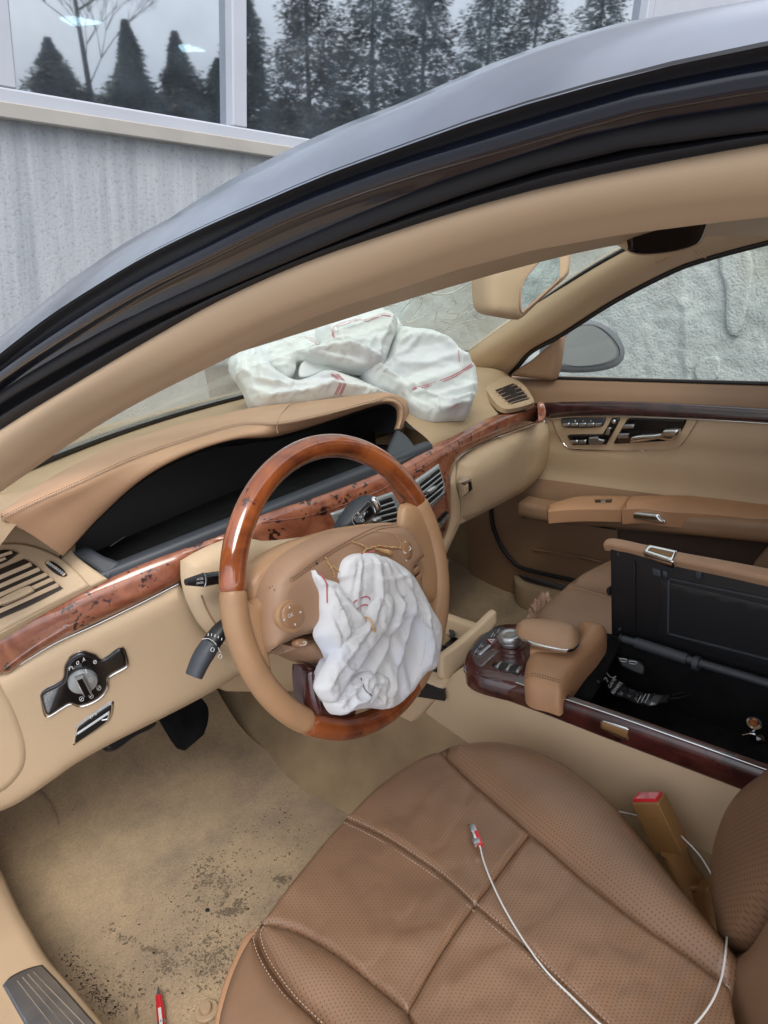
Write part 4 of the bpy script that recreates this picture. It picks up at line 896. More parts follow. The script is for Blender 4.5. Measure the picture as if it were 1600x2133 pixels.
# armrest
def arm(name, outl, zt, m, h_=.016, R=.02, sk=.035, st=10): return patch(name, outl, PZ(zt), m, pd, h=h_, R=R, step=st, skirt=sk, nfix=V((0,0,1)))
arm('armrest_front', [(1140,1056),(1160,1046),(1210,1034),(1311,1034,1),(1303,1052),(1294,1062,1),(1240,1061),(1190,1062),(1142,1066,1)], .392, 'arm', .006, .012, .03, 8)
arm('armrest_pad', [(1312,1035,1),(1400,1034),(1500,1038),(1600,1050),(1780,1075,1),(1780,1105,1),(1600,1084),(1480,1072),(1385,1066),(1340,1060),(1296,1062,1),(1304,1048)], .398, 'arm', .012, .02, .035, 8)
bot_a = [hit(q, PX(1.0)) for q in ((1080,1058),(1142,1070),(1290,1080),(1600,1108),(1780,1124))]
sheet('armrest_base', [off(bot_a, (.05,0,.018)), off(bot_a, (.004,0,.014)), bot_a, off(bot_a, (.0,0,-.02)), off(bot_a, (.02,0,-.032)), off(bot_a, (.06,0,-.035))], 'brown', pd, 50, 16)
patch('chrome_grip', [(1294,1068,1),(1300,1064),(1372,1071,1),(1386,1089,1),(1376,1090),(1340,1083),(1296,1079)], PX(.985), 'chrome', pd, h=.006, R=.004, step=4, skirt=.02)
patch('window_switch', [(1238,1040,1),(1276,1039,1),(1274,1046,1),(1240,1046,1)], PZ(.399), 'blackg', pd, h=.001, R=.001, step=4, skirt=.002, nfix=V((0,0,1)))
patch('window_switch_key', [(1250,1039,1),(1262,1038.5,1),(1261,1045,1),(1252,1045,1)], PZ(.402), 'chrome', pd, h=.002, R=.001, step=3, skirt=.003, nfix=V((0,0,1)))
tube('panel_groove', [hit(q, gXs(.003)) for q in ((1088,1078),(1150,1083),(1284,1103))], .002, 'dark', pd, 20)
tube('panel_ridge', [hit(q, gXs(.004)) for q in ((1110,1144),(1160,1152),(1220,1163),(1262,1172))], .0035, 'brown', pd, 20)
patch('map_pocket_opening', [(1286,1102,1),(1400,1112),(1780,1146,1),(1780,1260,1),(1500,1220),(1290,1190,1)], gXs(.004), 'pocket', pd, h=.0008, R=.001, step=16, skirt=.001)
patch('pocket_face', [(1597,1140,1),(1780,1165,1),(1780,1250,1),(1560,1220,1),(1570,1175)], gXs(.03), 'brown', pd, h=.004, R=.008, step=12, skirt=.02)
stitch('door_badge', catm([hit(q, gXs(.007)) for q in ((1206,1163),(1234,1168))], 12), 'dark', pd, .0009, pitch=.0035)
# window glass and mirror
me = bpy.data.meshes.new('window_glass'); me.from_pydata([(1.112,.44,.655),(1.112,-.95,.655),(1.02,-.9,1.01),(1.02,-.15,.99),(1.085,.25,.80)], [], [(0,1,2,3,4)]); o = link(me, 'window_glass', 'sideglass', None, False); fix(o, pd)
tube('window_sill_seal', [(1.105,.36,.668),(1.105,-.2,.669),(1.105,-.9,.669)], .0045, 'black', pd, 20)
tube('window_front_seal', [hit(q, PX(1.09)) for q in ((1150,790),(1158,745),(1166,698))], .004, 'black', pd, 12)
dm = empty('door_mirror', (1.2, .35, .70), car)
gR = PL((1.24,.34,.71), (-.45,-.88,.02))
el = [(1158,762),(1160,725),(1172,692),(1200,672),(1235,672),(1270,692),(1293,720),(1297,742),(1280,760),(1240,770),(1190,772)]
patch('mirror_shell', [(1150,768),(1152,722),(1166,688),(1198,669),(1238,668),(1275,687),(1298,717),(1300,744),(1284,763),(1242,774),(1185,776)], gR, 'mirrorshell', dm, h=.012, R=.02, step=7, skirt=.06)
patch('mirror_glass', [(1162,757),(1164,724),(1176,696),(1202,679),(1234,678),(1262,696),(1282,722),(1284,740),(1268,752),(1236,760),(1195,762)], gR, 'mirrord', dm, h=.0135, R=0, step=12, skirt=0, sharp=1)
tube('mirror_edge', [hit(q, gR)+V((-.45,-.88,.02))*.0135 for q in ((1162,757),(1164,724),(1176,696),(1202,679),(1234,678),(1262,696),(1282,722),(1284,740),(1268,752),(1236,760),(1195,762),(1162,757))], .0010, 'gray', dm, 80, 8)
# ---- steering wheel
WC = V((.036, .007, .611)); ti, yw = math.radians(13.9), math.radians(3.56)
WN = V((math.sin(yw)*math.cos(ti), -math.cos(ti)*math.cos(yw), math.sin(ti))).normalized()
W1 = V((1,0,0)); W1 = (W1 - WN*W1.dot(WN)).normalized(); W2 = WN.cross(W1)*-1
if W2.z < 0: W2 = -W2
def gS(k): return PL(WC + WN*k, WN)
sw_ = empty('steering_wheel', WC, car)
sw_['label'] = 'wood and tan leather steering wheel with its centre pad torn open'
def wang(px, py):
    q = hit((px, py), gS(0)) - WC; return math.atan2(q.dot(W2), q.dot(W1))
RW = .1815
def arc(a0, a1, n=40, r=RW, k=0): return [WC + (W1*math.cos(a0+(a1-a0)*i/(n-1)) + W2*math.sin(a0+(a1-a0)*i/(n-1)))*r + WN*k for i in range(n)]
aTR = wang(870,1045); aTL = wang(482,1232); aBL = wang(635,1518); aBR = wang(868,1440)
if aTL < aTR: aTL += 2*math.pi
if aBL < aTL: aBL += 2*math.pi
if aBR < aBL: aBR += 2*math.pi
aEnd = aTR + 2*math.pi
def rim(name, a0, a1, m, r=.0155, n=70):
    def rr(t): e = min(t, 1-t)*(a1-a0)*RW; return r*(1 if e > .004 else .9+.1*e/.004)
    o = tube(name, arc(a0, a1, n), rr, m, sw_, n, 20, 1., WN); return o
rim('wood_rim', aTR, aTL, 'burlr', .0155, 90); rim('leather_rim', aTL, aBL, 'wheel_leather', .0158, 60); rim('wood_rim', aBL, aBR, 'burlr', .0155, 50); rim('leather_rim', aBR, aEnd, 'wheel_leather', .0158, 60)
stitch('rim_stitching', arc(aTL, aBL, 90, RW-.0150, .003), 'thread', sw_, .0004, pitch=.004)
# rear shell of the hub, spokes, pad
patch('hub_shell', z5([(190,575,1),(230,500),(330,420),(480,340),(660,285),(760,258),(900,240),(1040,245),(1100,330),(1000,500),(600,700),(320,820),(215,690)]), gS(-.012), 'wheel_leather', sw_, h=.012, R=.02, step=10, skirt=.03)
patch('left_spoke', z5([(130,640),(185,600,1),(215,680),(300,610,1),(300,800),(316,958),(330,1080),(250,1000),(190,860),(150,740)]), gS(-.001), 'wheel_leather', sw_, h=.010, R=.014, step=8, skirt=.02)
patch('right_spoke', z5([(1045,190),(1060,135),(1110,122,1),(1160,120,1),(1210,210),(1250,350),(1270,480),(1262,640),(1240,700,1),(1170,640),(1120,500),(1085,360),(1040,262,1)]), gS(.0), 'wheel_leather', sw_, h=.010, R=.02, step=9, skirt=.004)
patch('wood_spoke', z5([(508,1040),(512,1022),(560,1030),(640,1055),(700,1040,1),(760,1100),(800,1300,1),(700,1330),(560,1310),(532,1240),(512,1140)]), gS(.0), 'burlR', sw_, h=.012, R=.014, step=8, skirt=.02)
patch('spoke_inlay', z5([(526,1060),(545,1050),(562,1080),(580,1180),(600,1270),(598,1310),(575,1312),(548,1260),(530,1160)]), gS(.008), 'burlR', sw_, h=.010, R=.008, step=5, skirt=.006)
pad_px = z5([(302,625),(330,540),(400,445),(520,362),(620,315),(720,280),(840,258),(980,248),(1060,262),(1105,305),(1145,375),(1172,430,1),(1100,500),(1110,560),(1000,800),(700,860),(600,852),(540,856),(450,880),(380,915),(322,958,1),(306,900),(300,760)])
PADH = .026
def padx(px, py):
    h = 0
    for pl_, a, wd__ in ((z5([(300,640),(400,560),(520,470),(650,385),(800,305),(900,268),(1010,252)]), -.0012, 5),):
        d = poly_d(px, py, pl_); h += a*math.exp(-(d/wd__)**2)
    return h + .008*max(0, 1-((px-720)/190)**2)*max(0, 1-((py-1220)/170)**2)
padm, pad_at = patch('airbag_cover', pad_px, gS(.004), 'hub_leather', sw_, h=PADH, R=.016, step=7, skirt=.03, extra=padx)
padl, padl_at = patch('lower_hub_cover', z5([(322,962,1),(380,920),(450,886),(540,862),(640,858),(900,860),(1100,900),(1150,1000),(1000,1030),(760,1035),(680,1040),(600,1030),(520,1005),(430,968),(350,962)]), gS(.0), 'hub_leather', sw_, h=.024, R=.03, step=8, skirt=.03)
sp = z5([(308,600),(400,540),(520,450),(650,370),(800,295),(900,262),(1000,250)])
stitch('cover_stitching', catm([pad_at(x, y, .0012) for x, y in sp], 80), 'threadd', sw_, .0005, pitch=.0036)
stitch('cover_stitching', catm([pad_at(x+3, y+5, .0012) for x, y in sp], 80), 'threadd', sw_, .0005, pitch=.0036)
sp2 = z5([(318,945),(380,905),(450,872),(540,850),(610,850)])
stitch('cover_stitching', catm([pad_at(x, y-3, .0012) for x, y in sp2], 40), 'thread', sw_, .0005, pitch=.0036)
stitch('cover_stitching', catm([padl_at(x, y+5, .0012) for x, y in z5([(345,955),(400,922),(460,896),(540,875),(610,872)])], 40), 'thread', sw_, .0005, pitch=.0036)
# buttons
def disc(name, c, rx_, ry_, rot=0): return [(c[0]+rx_*math.cos(t*.3927)*math.cos(rot)-ry_*math.sin(t*.3927)*math.sin(rot), c[1]+rx_*math.cos(t*.3927)*math.sin(rot)+ry_*math.sin(t*.3927)*math.cos(rot)) for t in range(16)]
gB = gS(.004+PADH+.002)
patch('button_ring', disc('', (607,1283), 31, 36), gB, 'wheel_leather', sw_, h=.0022, R=.003, step=5, skirt=.006)
patch('menu_button', disc('', (608,1282), 26, 31), gB, 'button_tan', sw_, h=.0050, R=.008, step=5, skirt=.004)
text('marking', 'OK', (601,1288), (612,1283), (599,1280), 'white', sw_, .0055, gB)
def tri(c, d, s_, g, par, lift=.0054):
    p = hit(c, lambda x: g(x-WN*lift)); e1 = (W1*d[0]+W2*d[1]).normalized()*s_; e2 = WN.cross(e1)*.7
    me = bpy.data.meshes.new('marking'); me.from_pydata([p+e1, p-e1*.6+e2, p-e1*.6-e2], [], [(0,1,2)]); o = link(me, 'marking', 'white', None, False); fix(o, par)
tri((603,1265),(0,1),.0022,gB,sw_); tri((626,1275),(1,0),.0022,gB,sw_); tri((592,1291),(-1,0),.0022,gB,sw_); tri((615,1301),(0,-1),.0022,gB,sw_)
patch('back_button', disc('', (628,1340), 14.5, 10), gS(.026), 'button_tan', sw_, h=.004, R=.004, step=4, skirt=.006)
line('marking', [(631,1338),(637,1337),(637,1342),(625,1344)], gS(.0305), .0005, 'white', sw_, lift=0, n=14, ns=4)
patch('button_ring', disc('', (844,1146), 17, 28, -.12), gB, 'wheel_leather', sw_, h=.0015, R=.003, step=5, skirt=.008)
patch('call_button', disc('', (845,1146), 13.5, 24, -.12), gB, 'button_tan', sw_, h=.0040, R=.006, step=4, skirt=.004)
for q in ([(841,1148),(843,1153),(847,1151)], [(853,1138),(856,1143),(852,1147)], [(844,1128),(845,1130)], [(846,1166),(847,1169)]): line('marking', q, gB, .0006, 'white', sw_, lift=.0045, n=8, ns=4)
patch('right_key', z5([(1095,512,1),(1150,470,1),(1160,505,1),(1112,545,1)]), gS(.026), 'button_tan', sw_, h=.003, R=.003, step=4, skirt=.008)
patch('right_key', z5([(1116,552,1),(1163,512,1),(1172,620,1),(1150,640,1)]), gS(.024), 'button_tan', sw_, h=.003, R=.003, step=4, skirt=.008)
line('horn_emblem', z5([(560,630),(575,645),(570,655),(562,668)]), gS(0), .0007, 'threadd', sw_, lift=0, n=10) if False else tube('horn_emblem', on(pad_at, z5([(558,632),(578,642),(608,622),(606,650),(585,660),(560,668),(574,650)]), .0004), .0006, 'hub_leather', sw_, 30)
# torn edges of the cover
hole, _h = patch('torn_cavity', z5([(570,440),(590,455),(640,500),(700,560),(712,556),(728,545),(745,480),(760,425),(795,392),(860,382),(930,388),(980,405),(990,420),(900,470),(760,620),(660,600),(612,540),(590,490)]), gS(.004+PADH+.0045), 'rubber', sw_, h=.0012, R=.003, step=6, skirt=.004)
def torn(pts, r=.0012, jit=2.2, sd=1):
    rd = random.Random(sd); c = catm([(p[0], p[1], 0) for p in z5(pts)], max(10, len(pts)*7))
    P3 = [pad_at(q.x+rd.uniform(-jit, jit)*.4, q.y+rd.uniform(-jit, jit)*.4, rd.uniform(.001,.003)) for q in c]
    rr = [r*rd.uniform(.5,1.5) for _ in P3]
    return tube('torn_edge', P3, lambda t: .6*rr[min(len(rr)-1, int(t*(len(rr)-1)))], 'raw', sw_, len(P3), 6)
torn([(566,435),(580,470),(598,510),(610,545)], .0016, 3, 2); torn([(600,480),(640,520),(700,556),(712,556),(725,535)], .0011, 1.5, 3)
torn([(720,352),(750,362),(785,380),(800,388),(835,376),(870,372),(900,378),(985,380)], .0015, 2.5, 4); torn([(790,388),(765,415),(752,430)], .0019, 3, 5)
torn([(985,378),(978,345),(950,310),(900,292),(850,292)], .0007, 1.2, 6)
patch('torn_foam', z5([(905,378,1),(980,384,1),(1010,400,1),(996,418,1),(960,402)]), gS(.004+PADH+.010), 'raw', sw_, h=.003, R=.003, step=3, skirt=.003)
# ---- airbags: folded fabric laid up from overlapping, creased sheets
def folds(fl, nz=None, seed=0):
    """fl: (polyline, height, width px, mode) ; ridge = both sides, fold = sharp on one side"""
    def f(px, py):
        h = 0
        for pl_, a, wd__, md in fl:
            best = 1e9; side = 1
            for i in range(len(pl_)-1):
                d, t = seg_d(px, py, pl_[i], pl_[i+1])
                if d < best:
                    best = d; ax, ay = pl_[i]; bx, by = pl_[i+1]; side = 1 if (bx-ax)*(py-ay)-(by-ay)*(px-ax) > 0 else -1
            if md == 'r': h += a*math.exp(-(best/wd__)**2)
            elif md == 'c': h += a*max(0, 1-best/wd__)
            else: h += a*max(0, 1-best/wd__)**1.4 if side > 0 else a*max(0, 1-best/(wd__*.22))
        if nz:
            for sc, am, sx, sy, cx_, cy_ in nz:
                if cx_ is None: q = V((px*sx, py*sy, seed))
                else:           # wrinkles fanning out from a gathering point
                    a = math.atan2(py-cy_, px-cx_); r = math.hypot(px-cx_, py-cy_); q = V((a*sx, r*sy, seed))
                    w_ = min(1, r*sc/200) if sc != 1 else 1
                    n1 = abs(noise.noise(q))*2.1; n2 = abs(noise.noise(q*2.1+V((3,5,2))))*1.6
                    h += am*(min(1, n1)**.75 + .35*min(1, n2)**.8)*w_; continue
                n_ = noise.noise(q); h += am*(1.5*max(0, 1-abs(n_)*3.2)**1.6 + 1.1*noise.noise(q*.6+V((7,3,1)))) + am*.35*max(0, 1-abs(noise.noise(q*2.3))*4)
        return h
    return f
def crumple(o, grow, frames=14, bend=.3, grav=(0,0,-1.5), pin=1., mass=.1):
    """let the fabric sheet take up slack by itself: the cloth solver grows it a little and it buckles into creases"""
    me = o.data; ec = {}
    for p in me.polygons:
        for k in p.edge_keys: ec[k] = ec.get(k, 0)+1
    bd = set(v for k, c in ec.items() if c == 1 for v in k); nb = set(bd)
    for e_ in me.edges:
        if e_.vertices[0] in bd or e_.vertices[1] in bd: nb.update(e_.vertices)
    vg = o.vertex_groups.new(name='pin'); vg.add(list(nb), pin, 'REPLACE')
    md = o.modifiers.new('c', 'CLOTH'); st = md.settings; st.quality = 6; st.mass = mass; st.vertex_group_mass = 'pin'
    st.tension_stiffness = 25; st.compression_stiffness = 25; st.shear_stiffness = 10; st.bending_stiffness = bend; st.shrink_min = -grow; st.shrink_max = -grow
    st.tension_damping = 12; st.compression_damping = 12; st.shear_damping = 8; st.bending_damping = .8; st.effector_weights.gravity = 0
    md.collision_settings.use_self_collision = False; md.collision_settings.use_collision = False
    md.point_cache.frame_start = 1; md.point_cache.frame_end = frames+1
    for f in range(1, frames+1): scene.frame_set(f)
    dg = bpy.context.evaluated_depsgraph_get(); ev = o.evaluated_get(dg); co = [v.co.copy() for v in ev.data.vertices]
    o.modifiers.remove(md)
    for v, c in zip(me.vertices, co): v.co = c
    me.update(); scene.frame_set(1); return o
da = empty('driver_airbag', WC + WN*.05, car); da['label'] = 'deflated white airbag hanging out of the steering wheel pad'
def bagp(pts, g, par, m, h, R, st, ex, sk, name='fabric_fold', grow=.10, bend=.3):
    o, at = patch(name, pts, g, m, par, h=h, R=R, step=st, skirt=sk, extra=ex, sharp=0, e=.55, ef=.016, par=.008)
    crumple(o, grow, bend=bend)
    bvh = BVHTree.FromPolygons([v.co for v in o.data.vertices], [tuple(p_.vertices) for p_ in o.data.polygons])
    def at2(px, py, lift=.0006):
        loc, nn, _, _ = bvh.ray_cast(CAM, ray(px, py))
        if loc is None: return at(px, py, lift)
        return loc + (nn if nn.dot(CAM-loc) > 0 else -nn)*lift
    return o, at2
mainA = z5([(740,560),(728,540),(740,480),(758,440),(800,412),(850,404),(905,408),(1000,442),(1100,520),(1172,625),(1215,690),(1262,765),(1286,830),(1280,930),(1252,1048),(1185,1088),(1135,1160),(1070,1225),(985,1276),(930,1265),(850,1272),(790,1270),(700,1230),(660,1150),(700,1020),(760,900),(700,760)])
fa = folds([(z5([(865,400),(900,500),(905,620),(885,760)]), .009, 26, 'f'), (z5([(905,400),(960,520),(1012,640),(1030,720),(1000,800)]), .007, 24, 'f'), (z5([(940,405),(1060,500),(1132,600),(1180,720),(1195,900),(1170,1080)]), .007, 26, 'f'),
            (z5([(1030,690),(965,880),(905,1000),(868,1070)]), .009, 24, 'f'), (z5([(1060,540),(1100,700),(1064,860),(1005,1040),(985,1160)]), .007, 26, 'f'), (z5([(900,560),(985,560),(1040,540)]), .002, 8, 'c'), (z5([(1040,760),(1090,740),(1120,760)]), .003, 9, 'c')],
           [(1, .0085, 6, .0009, z5([(850,200)])[0][0], z5([(850,200)])[0][1]), (1, .0004, .03, .018, None, None)], 3)
_, A_at = bagp(mainA, gS(.034), da, 'bagd', .016, .012, 4, fa, .022, grow=.035, bend=1.2)
leftB = z5([(604,498,1),(640,540),(700,560),(730,580),(790,650),(860,720),(880,800),(800,880),(760,1000),(704,1012),(664,940),(626,870),(630,820),(648,770),(646,700),(642,620),(612,545)])
fb = folds([(z5([(610,510),(665,620),(715,740),(745,860)]), .007, 17, 'f'), (z5([(640,545),(720,650),(800,760),(850,800)]), .007, 17, 'f'), (z5([(650,700),(672,820),(715,960)]), .005, 15, 'c')],
           [(1, .005, 7, .0013, z5([(560,330)])[0][0], z5([(560,330)])[0][1]), (1, .0003, .05, .03, None, None)], 7)
_, B_at = bagp(leftB, gS(.040), da, 'bagd', .012, .009, 4, fb, .008, grow=.03, bend=1.2)
botD = z5([(690,1225),(740,1150),(820,1090),(880,1060),(960,1080),(1010,1120),(1005,1200),(980,1262),(905,1262),(850,1275),(800,1290),(742,1310),(705,1275)])
fd = folds([(z5([(720,1240),(800,1150),(860,1100)]), .010, 14, 'f'), (z5([(760,1290),(850,1200),(900,1110)]), .010, 14, 'c'), (z5([(870,1260),(900,1170),(960,1110)]), .008, 12, 'f'), (z5([(800,1230),(850,1240)]), .006, 10, 'c')],
           [(1, .0028, .045, .03, None, None), (1, .0010, .10, .07, None, None)], 11)
_, D_at = bagp(botD, gS(.046), da, 'bagd', .012, .008, 4, fd, .010, grow=.05, bend=.8)
strapC = z5([(880,690,1),(930,640),(985,620),(1030,660),(1020,760),(970,860),(900,960),(850,1040),(790,1110),(712,1238),(678,1236),(634,1182),(626,1150),(644,1095),(690,1010),(740,905),(820,830),(862,770)])
fc_ = folds([(z5([(940,650),(900,800),(800,930),(700,1080),(640,1180)]), .005, 18, 'f'), (z5([(1000,660),(980,780),(880,950),(770,1100)]), .004, 18, 'c'), (z5([(620,1120),(700,1150)]), .003, 9, 'c')],
            [(1, .0012, .03, .02, None, None), (1, .0005, .08, .06, None, None)], 15)
_, Cc_at = bagp(strapC, gS(.052), da, 'bagd', .010, .009, 4, fc_, .008, grow=.03, bend=1.2)
for q, at_ in (([(787,705),(783,688),(800,672),(835,655),(858,647),(875,655),(880,668)], A_at), ([(808,735),(806,722),(830,702),(855,692),(868,698)], A_at), ([(610,510),(640,570),(645,600),(646,680)], B_at), ([(832,412),(870,405),(900,393)], A_at)):
    tube('red_seam', catm([at_(x, y, .0012) for x, y in z5(q)], 24), .0008, 'redstitch', da, 24, 5)
tube('loose_thread', [A_at(x, y, l) for (x, y), l in zip(z5([(848,765),(852,785),(862,805),(868,820)]), (.004,.012,.016,.012))], .0013, 'raw', da, 12, 5)
tube('hem_line', catm([A_at(x, y, .0009) for x, y in z5([(1165,640),(1185,800),(1180,960),(1130,1120),(1060,1210)])], 30), .0008, 'bagd', da, 30, 5)
tube('hem_line', catm([D_at(x, y, .0009) for x, y in z5([(830,1100),(860,1170),(890,1200)])], 16), .0006, 'gray', da, 16, 4)
pa = empty('passenger_airbag', (.6, .35, .74), car); pa['label'] = 'deflated pale green airbag with red seams heaped on the dashboard top'
gA = lambda k: PL((.50 - .0, .36, .80), (-.45,-.75,.48)) if k == 0 else PL(V((.50,.36,.80)) + V((-.45,-.75,.48)).normalized()*k, (-.45,-.75,.48))
backL = z4([(95,400,1),(140,330),(300,250),(480,200),(600,215),(900,100),(1020,150),(1100,220),(1220,235),(1330,275),(1400,360),(1380,500),(1000,560),(600,560),(200,520),(110,430)])
_, P0 = bagp(backL, gA(-.045), pa, 'bagp', .02, .04, 8, folds([(z4([(200,350),(500,300),(900,300)]), .012, 25, 'c')], [(1, .006, .03, .03, None, None)], 2), .05)
right = z4([(1040,214),(1120,218),(1220,236),(1330,278),(1362,310),(1385,350),(1440,400),(1472,450),(1478,560),(1460,620),(1440,690),(1420,712),(1330,728),(1250,752),(1150,745),(1090,710),(1050,670),(1010,600),(930,560),(860,500),(850,430),(950,400),(1000,300)])
fr_ = folds([(z4([(1010,330),(1130,290),(1300,330),(1390,400)]), .016, 30, 'f'), (z4([(900,440),(1050,540),(1180,610),(1330,650),(1460,600)]), .018, 28, 'f'), (z4([(1030,590),(1130,660),(1250,690),(1420,660)]), .014, 20, 'c'), (z4([(1060,580),(1200,530),(1340,480),(1450,430)]), .010, 22, 'c'), (z4([(950,410),(1100,420),(1250,400)]), .010, 30, 'r'), (z4([(1040,330),(1100,295),(1125,320),(1080,370),(1010,400)]), .006, 9, 'c'), (z4([(1250,300),(1340,380),(1370,440)]), .007, 14, 'f'), (z4([(1130,600),(1250,600),(1400,560),(1470,530)]), .007, 14, 'f'), (z4([(1040,440),(1180,450),(1300,410),(1380,420)]), .008, 18, 'c'), (z4([(1230,660),(1240,730)]), .005, 10, 'c'), (z4([(1310,650),(1440,610)]), .006, 10, 'f')],
            [(1.001, .012, 4, .004, z4([(830,430)])[0][0], z4([(830,430)])[0][1]), (1, .0004, .05, .05, None, None)], 5)
_, P1 = bagp(right, gA(.0), pa, 'bagp', .028, .018, 4, fr_, .03, grow=.035, bend=2.)
low = z4([(130,440),(170,400),(230,370),(275,348),(300,380),(360,440),(470,500),(560,480),(640,450),(760,480),(860,520),(960,560),(1030,600),(1028,622),(930,642),(820,612),(700,600),(640,612),(560,632),(400,648),(268,660),(215,622),(180,540)])
fl_ = folds([(z4([(150,440),(260,520),(400,545),(560,520),(660,500)]), .014, 18, 'f'), (z4([(200,560),(330,610),(500,590),(680,540),(900,580)]), .014, 18, 'c'), (z4([(230,400),(250,500),(340,560)]), .010, 14, 'c'), (z4([(300,400),(400,480),(520,520)]), .010, 12, 'f'), (z4([(210,520),(300,540),(430,560)]), .006, 10, 'c'), (z4([(560,500),(700,470),(860,540),(1000,600)]), .008, 14, 'c'), (z4([(820,600),(930,580),(1000,585)]), .006, 9, 'f'), (z4([(250,420),(300,500),(380,540)]), .006, 7, 'c')],
            [(1, .009, 11, .004, z4([(1500,610)])[0][0], z4([(1500,610)])[0][1]), (1, .0004, .05, .06, None, None)], 9)
_, P2 = bagp(low, gA(.01), pa, 'bagp', .020, .009, 4, fl_, .035, grow=.03, bend=2.)
midl = z4([(268,350),(330,300),(440,268),(520,263),(590,255),(640,300),(620,360),(560,400),(480,400),(470,450),(420,490),(350,450),(290,420)])
fm = folds([(z4([(280,360),(400,350),(520,360)]), .012, 12, 'f'), (z4([(330,310),(440,310),(560,330)]), .010, 12, 'c'), (z4([(470,400),(400,430),(350,440)]), .008, 9, 'c')], [(1, .007, 6, .004, z4([(760,430)])[0][0], z4([(760,430)])[0][1])], 12)
_, P3_ = bagp(midl, gA(.0), pa, 'bagp', .018, .008, 4, fm, .03, grow=.03, bend=2.)
patch('fold_hollow_patch', z4([(490,490),(500,420),(560,395),(680,430),(730,460),(640,455),(560,485)]), gA(.012), 'bagp', pa, h=.002, R=.004, step=6, skirt=.003)  # patch of the same bag fabric in the hollow between folds
topl = z4([(582,222),(640,185),(700,162),(780,140),(850,120),(960,120),(1020,145),(1040,175),(1034,220),(1005,300),(985,360),(955,415),(900,430),(820,425),(730,412),(640,395),(560,372),(525,348),(560,320),(610,300),(600,262)])
ft = folds([(z4([(600,235),(700,240),(900,180),(1010,170)]), .010, 16, 'c'), (z4([(540,350),(680,330),(800,340),(930,400)]), .014, 18, 'f'), (z4([(690,270),(820,290),(950,260),(1020,220)]), .010, 22, 'r'), (z4([(980,240),(930,330),(940,410)]), .010, 16, 'f'), (z4([(690,270),(700,300),(800,350)]), .007, 10, 'f'), (z4([(900,300),(850,370),(860,410)]), .006, 10, 'c'), (z4([(720,280),(860,275),(960,235)]), .005, 9, 'c')],
            [(1, .010, 5, .004, z4([(480,330)])[0][0], z4([(480,330)])[0][1]), (1, .0004, .06, .06, None, None)], 20)
_, P4 = bagp(topl, gA(.028), pa, 'bagp', .024, .012, 4, ft, .03, grow=.035, bend=2.)
def red(at_, q, r=.0006): tube('red_seam', catm([at_(x, y, .001) for x, y in z4(q)], max(16, len(q)*6)), min(r,.0007), 'redstitch', pa, max(16, len(q)*6), 5)
red(P4, [(678,275),(672,235),(690,208),(740,192),(800,176),(850,175),(900,160),(960,142),(1020,156)]); red(P4, [(685,278),(680,238),(700,214),(745,200),(805,184),(855,183),(905,169),(960,152),(1015,163)])
red(P1, [(1062,582),(1130,552),(1200,535),(1330,490),(1400,450),(1445,420)], .0011); red(P1, [(1070,592),(1135,562),(1205,545),(1335,500),(1405,460),(1452,428)], .0008); red(P1, [(1372,322),(1376,360),(1380,410)]); red(P1, [(1335,662),(1372,645)])
for dx in (0, 10, 26, 36): red(P2, [(665+dx,478),(690+dx,500),(712+dx,530),(700+dx,560),(685+dx,590)], .0008)
red(P3_, [(520,270),(550,285),(575,305),(590,320)]); red(P3_, [(530,265),(560,280),(588,300)])
# ---- floor, tunnel, sills
fl = empty('cabin_floor', (.3, .2, 0), car)
sheet('driver_carpet', [[V((x, -.8, 0)) for x in (-.40,-.2,0,.24)], [V((x, .35, .0)) for x in (-.40,-.2,0,.22)], [V((x, .60, .02)) for x in (-.40,-.2,0,.21)], [V((x, .72, .09)) for x in (-.40,-.2,0,.22)], [V((x, .84, .25)) for x in (-.40,-.2,0,.24)], [V((x, .90, .5)) for x in (-.40,-.2,0,.26)]], 'carpet', fl, 50, 60)
sheet('passenger_carpet', [[V((x, -.8, z)) for x, z in ((.52,0),(.7,0),(.9,.02),(1.10,.055))], [V((x, .45, z)) for x, z in ((.52,0),(.7,0),(.9,.02),(1.10,.055))], [V((x, .62, z+.03)) for x, z in ((.52,0),(.7,0),(.9,.02),(1.10,.055))], [V((x, .78, .16)) for x in (.52,.7,.9,1.10)], [V((x, .86, .5)) for x in (.52,.7,.9,1.1)]], 'carpet', fl, 40, 40)
yt_ = (-.9,-.4,0,.2,.4,.6,.75,.9)
sheet('tunnel_carpet', [[V((.17+.02*(y<.3), y, -.002)) for y in yt_], [V((.215, y, .012)) for y in yt_], [V((.255, y, .05)) for y in yt_], [V((.285, y, .16)) for y in yt_], [V((.305, y, .19 if y < .18 else .26)) for y in yt_], [V((.33, y, .20 if y < .18 else .28)) for y in yt_], [V((.42, y, .20 if y < .18 else .29)) for y in yt_], [V((.51, y, .19 if y < .18 else .27)) for y in yt_], [V((.53, y, .15)) for y in yt_], [V((.56, y, -.002)) for y in yt_]], 'carpetc', fl, 60, 50)
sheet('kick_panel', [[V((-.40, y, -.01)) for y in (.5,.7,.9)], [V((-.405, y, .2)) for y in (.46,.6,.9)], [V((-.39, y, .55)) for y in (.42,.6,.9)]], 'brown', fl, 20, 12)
sheet('passenger_kick_panel', [[V((1.07, y, -.01)) for y in (.42,.6,.9)], [V((1.085, y, .2)) for y in (.48,.6,.9)], [V((1.09, y, .55)) for y in (.45,.6,.9)]], 'carpetc', fl, 20, 12)
box('firewall', (.35, .93, .3), (.8,0,0), (0,.015,0), (0,0,.42), 'carpetc', fl, .004)
box('floor_pan', (.36, -.35, -.03), (.74,0,0), (0,1.3,0), (0,0,.02), 'black', fl, .004)
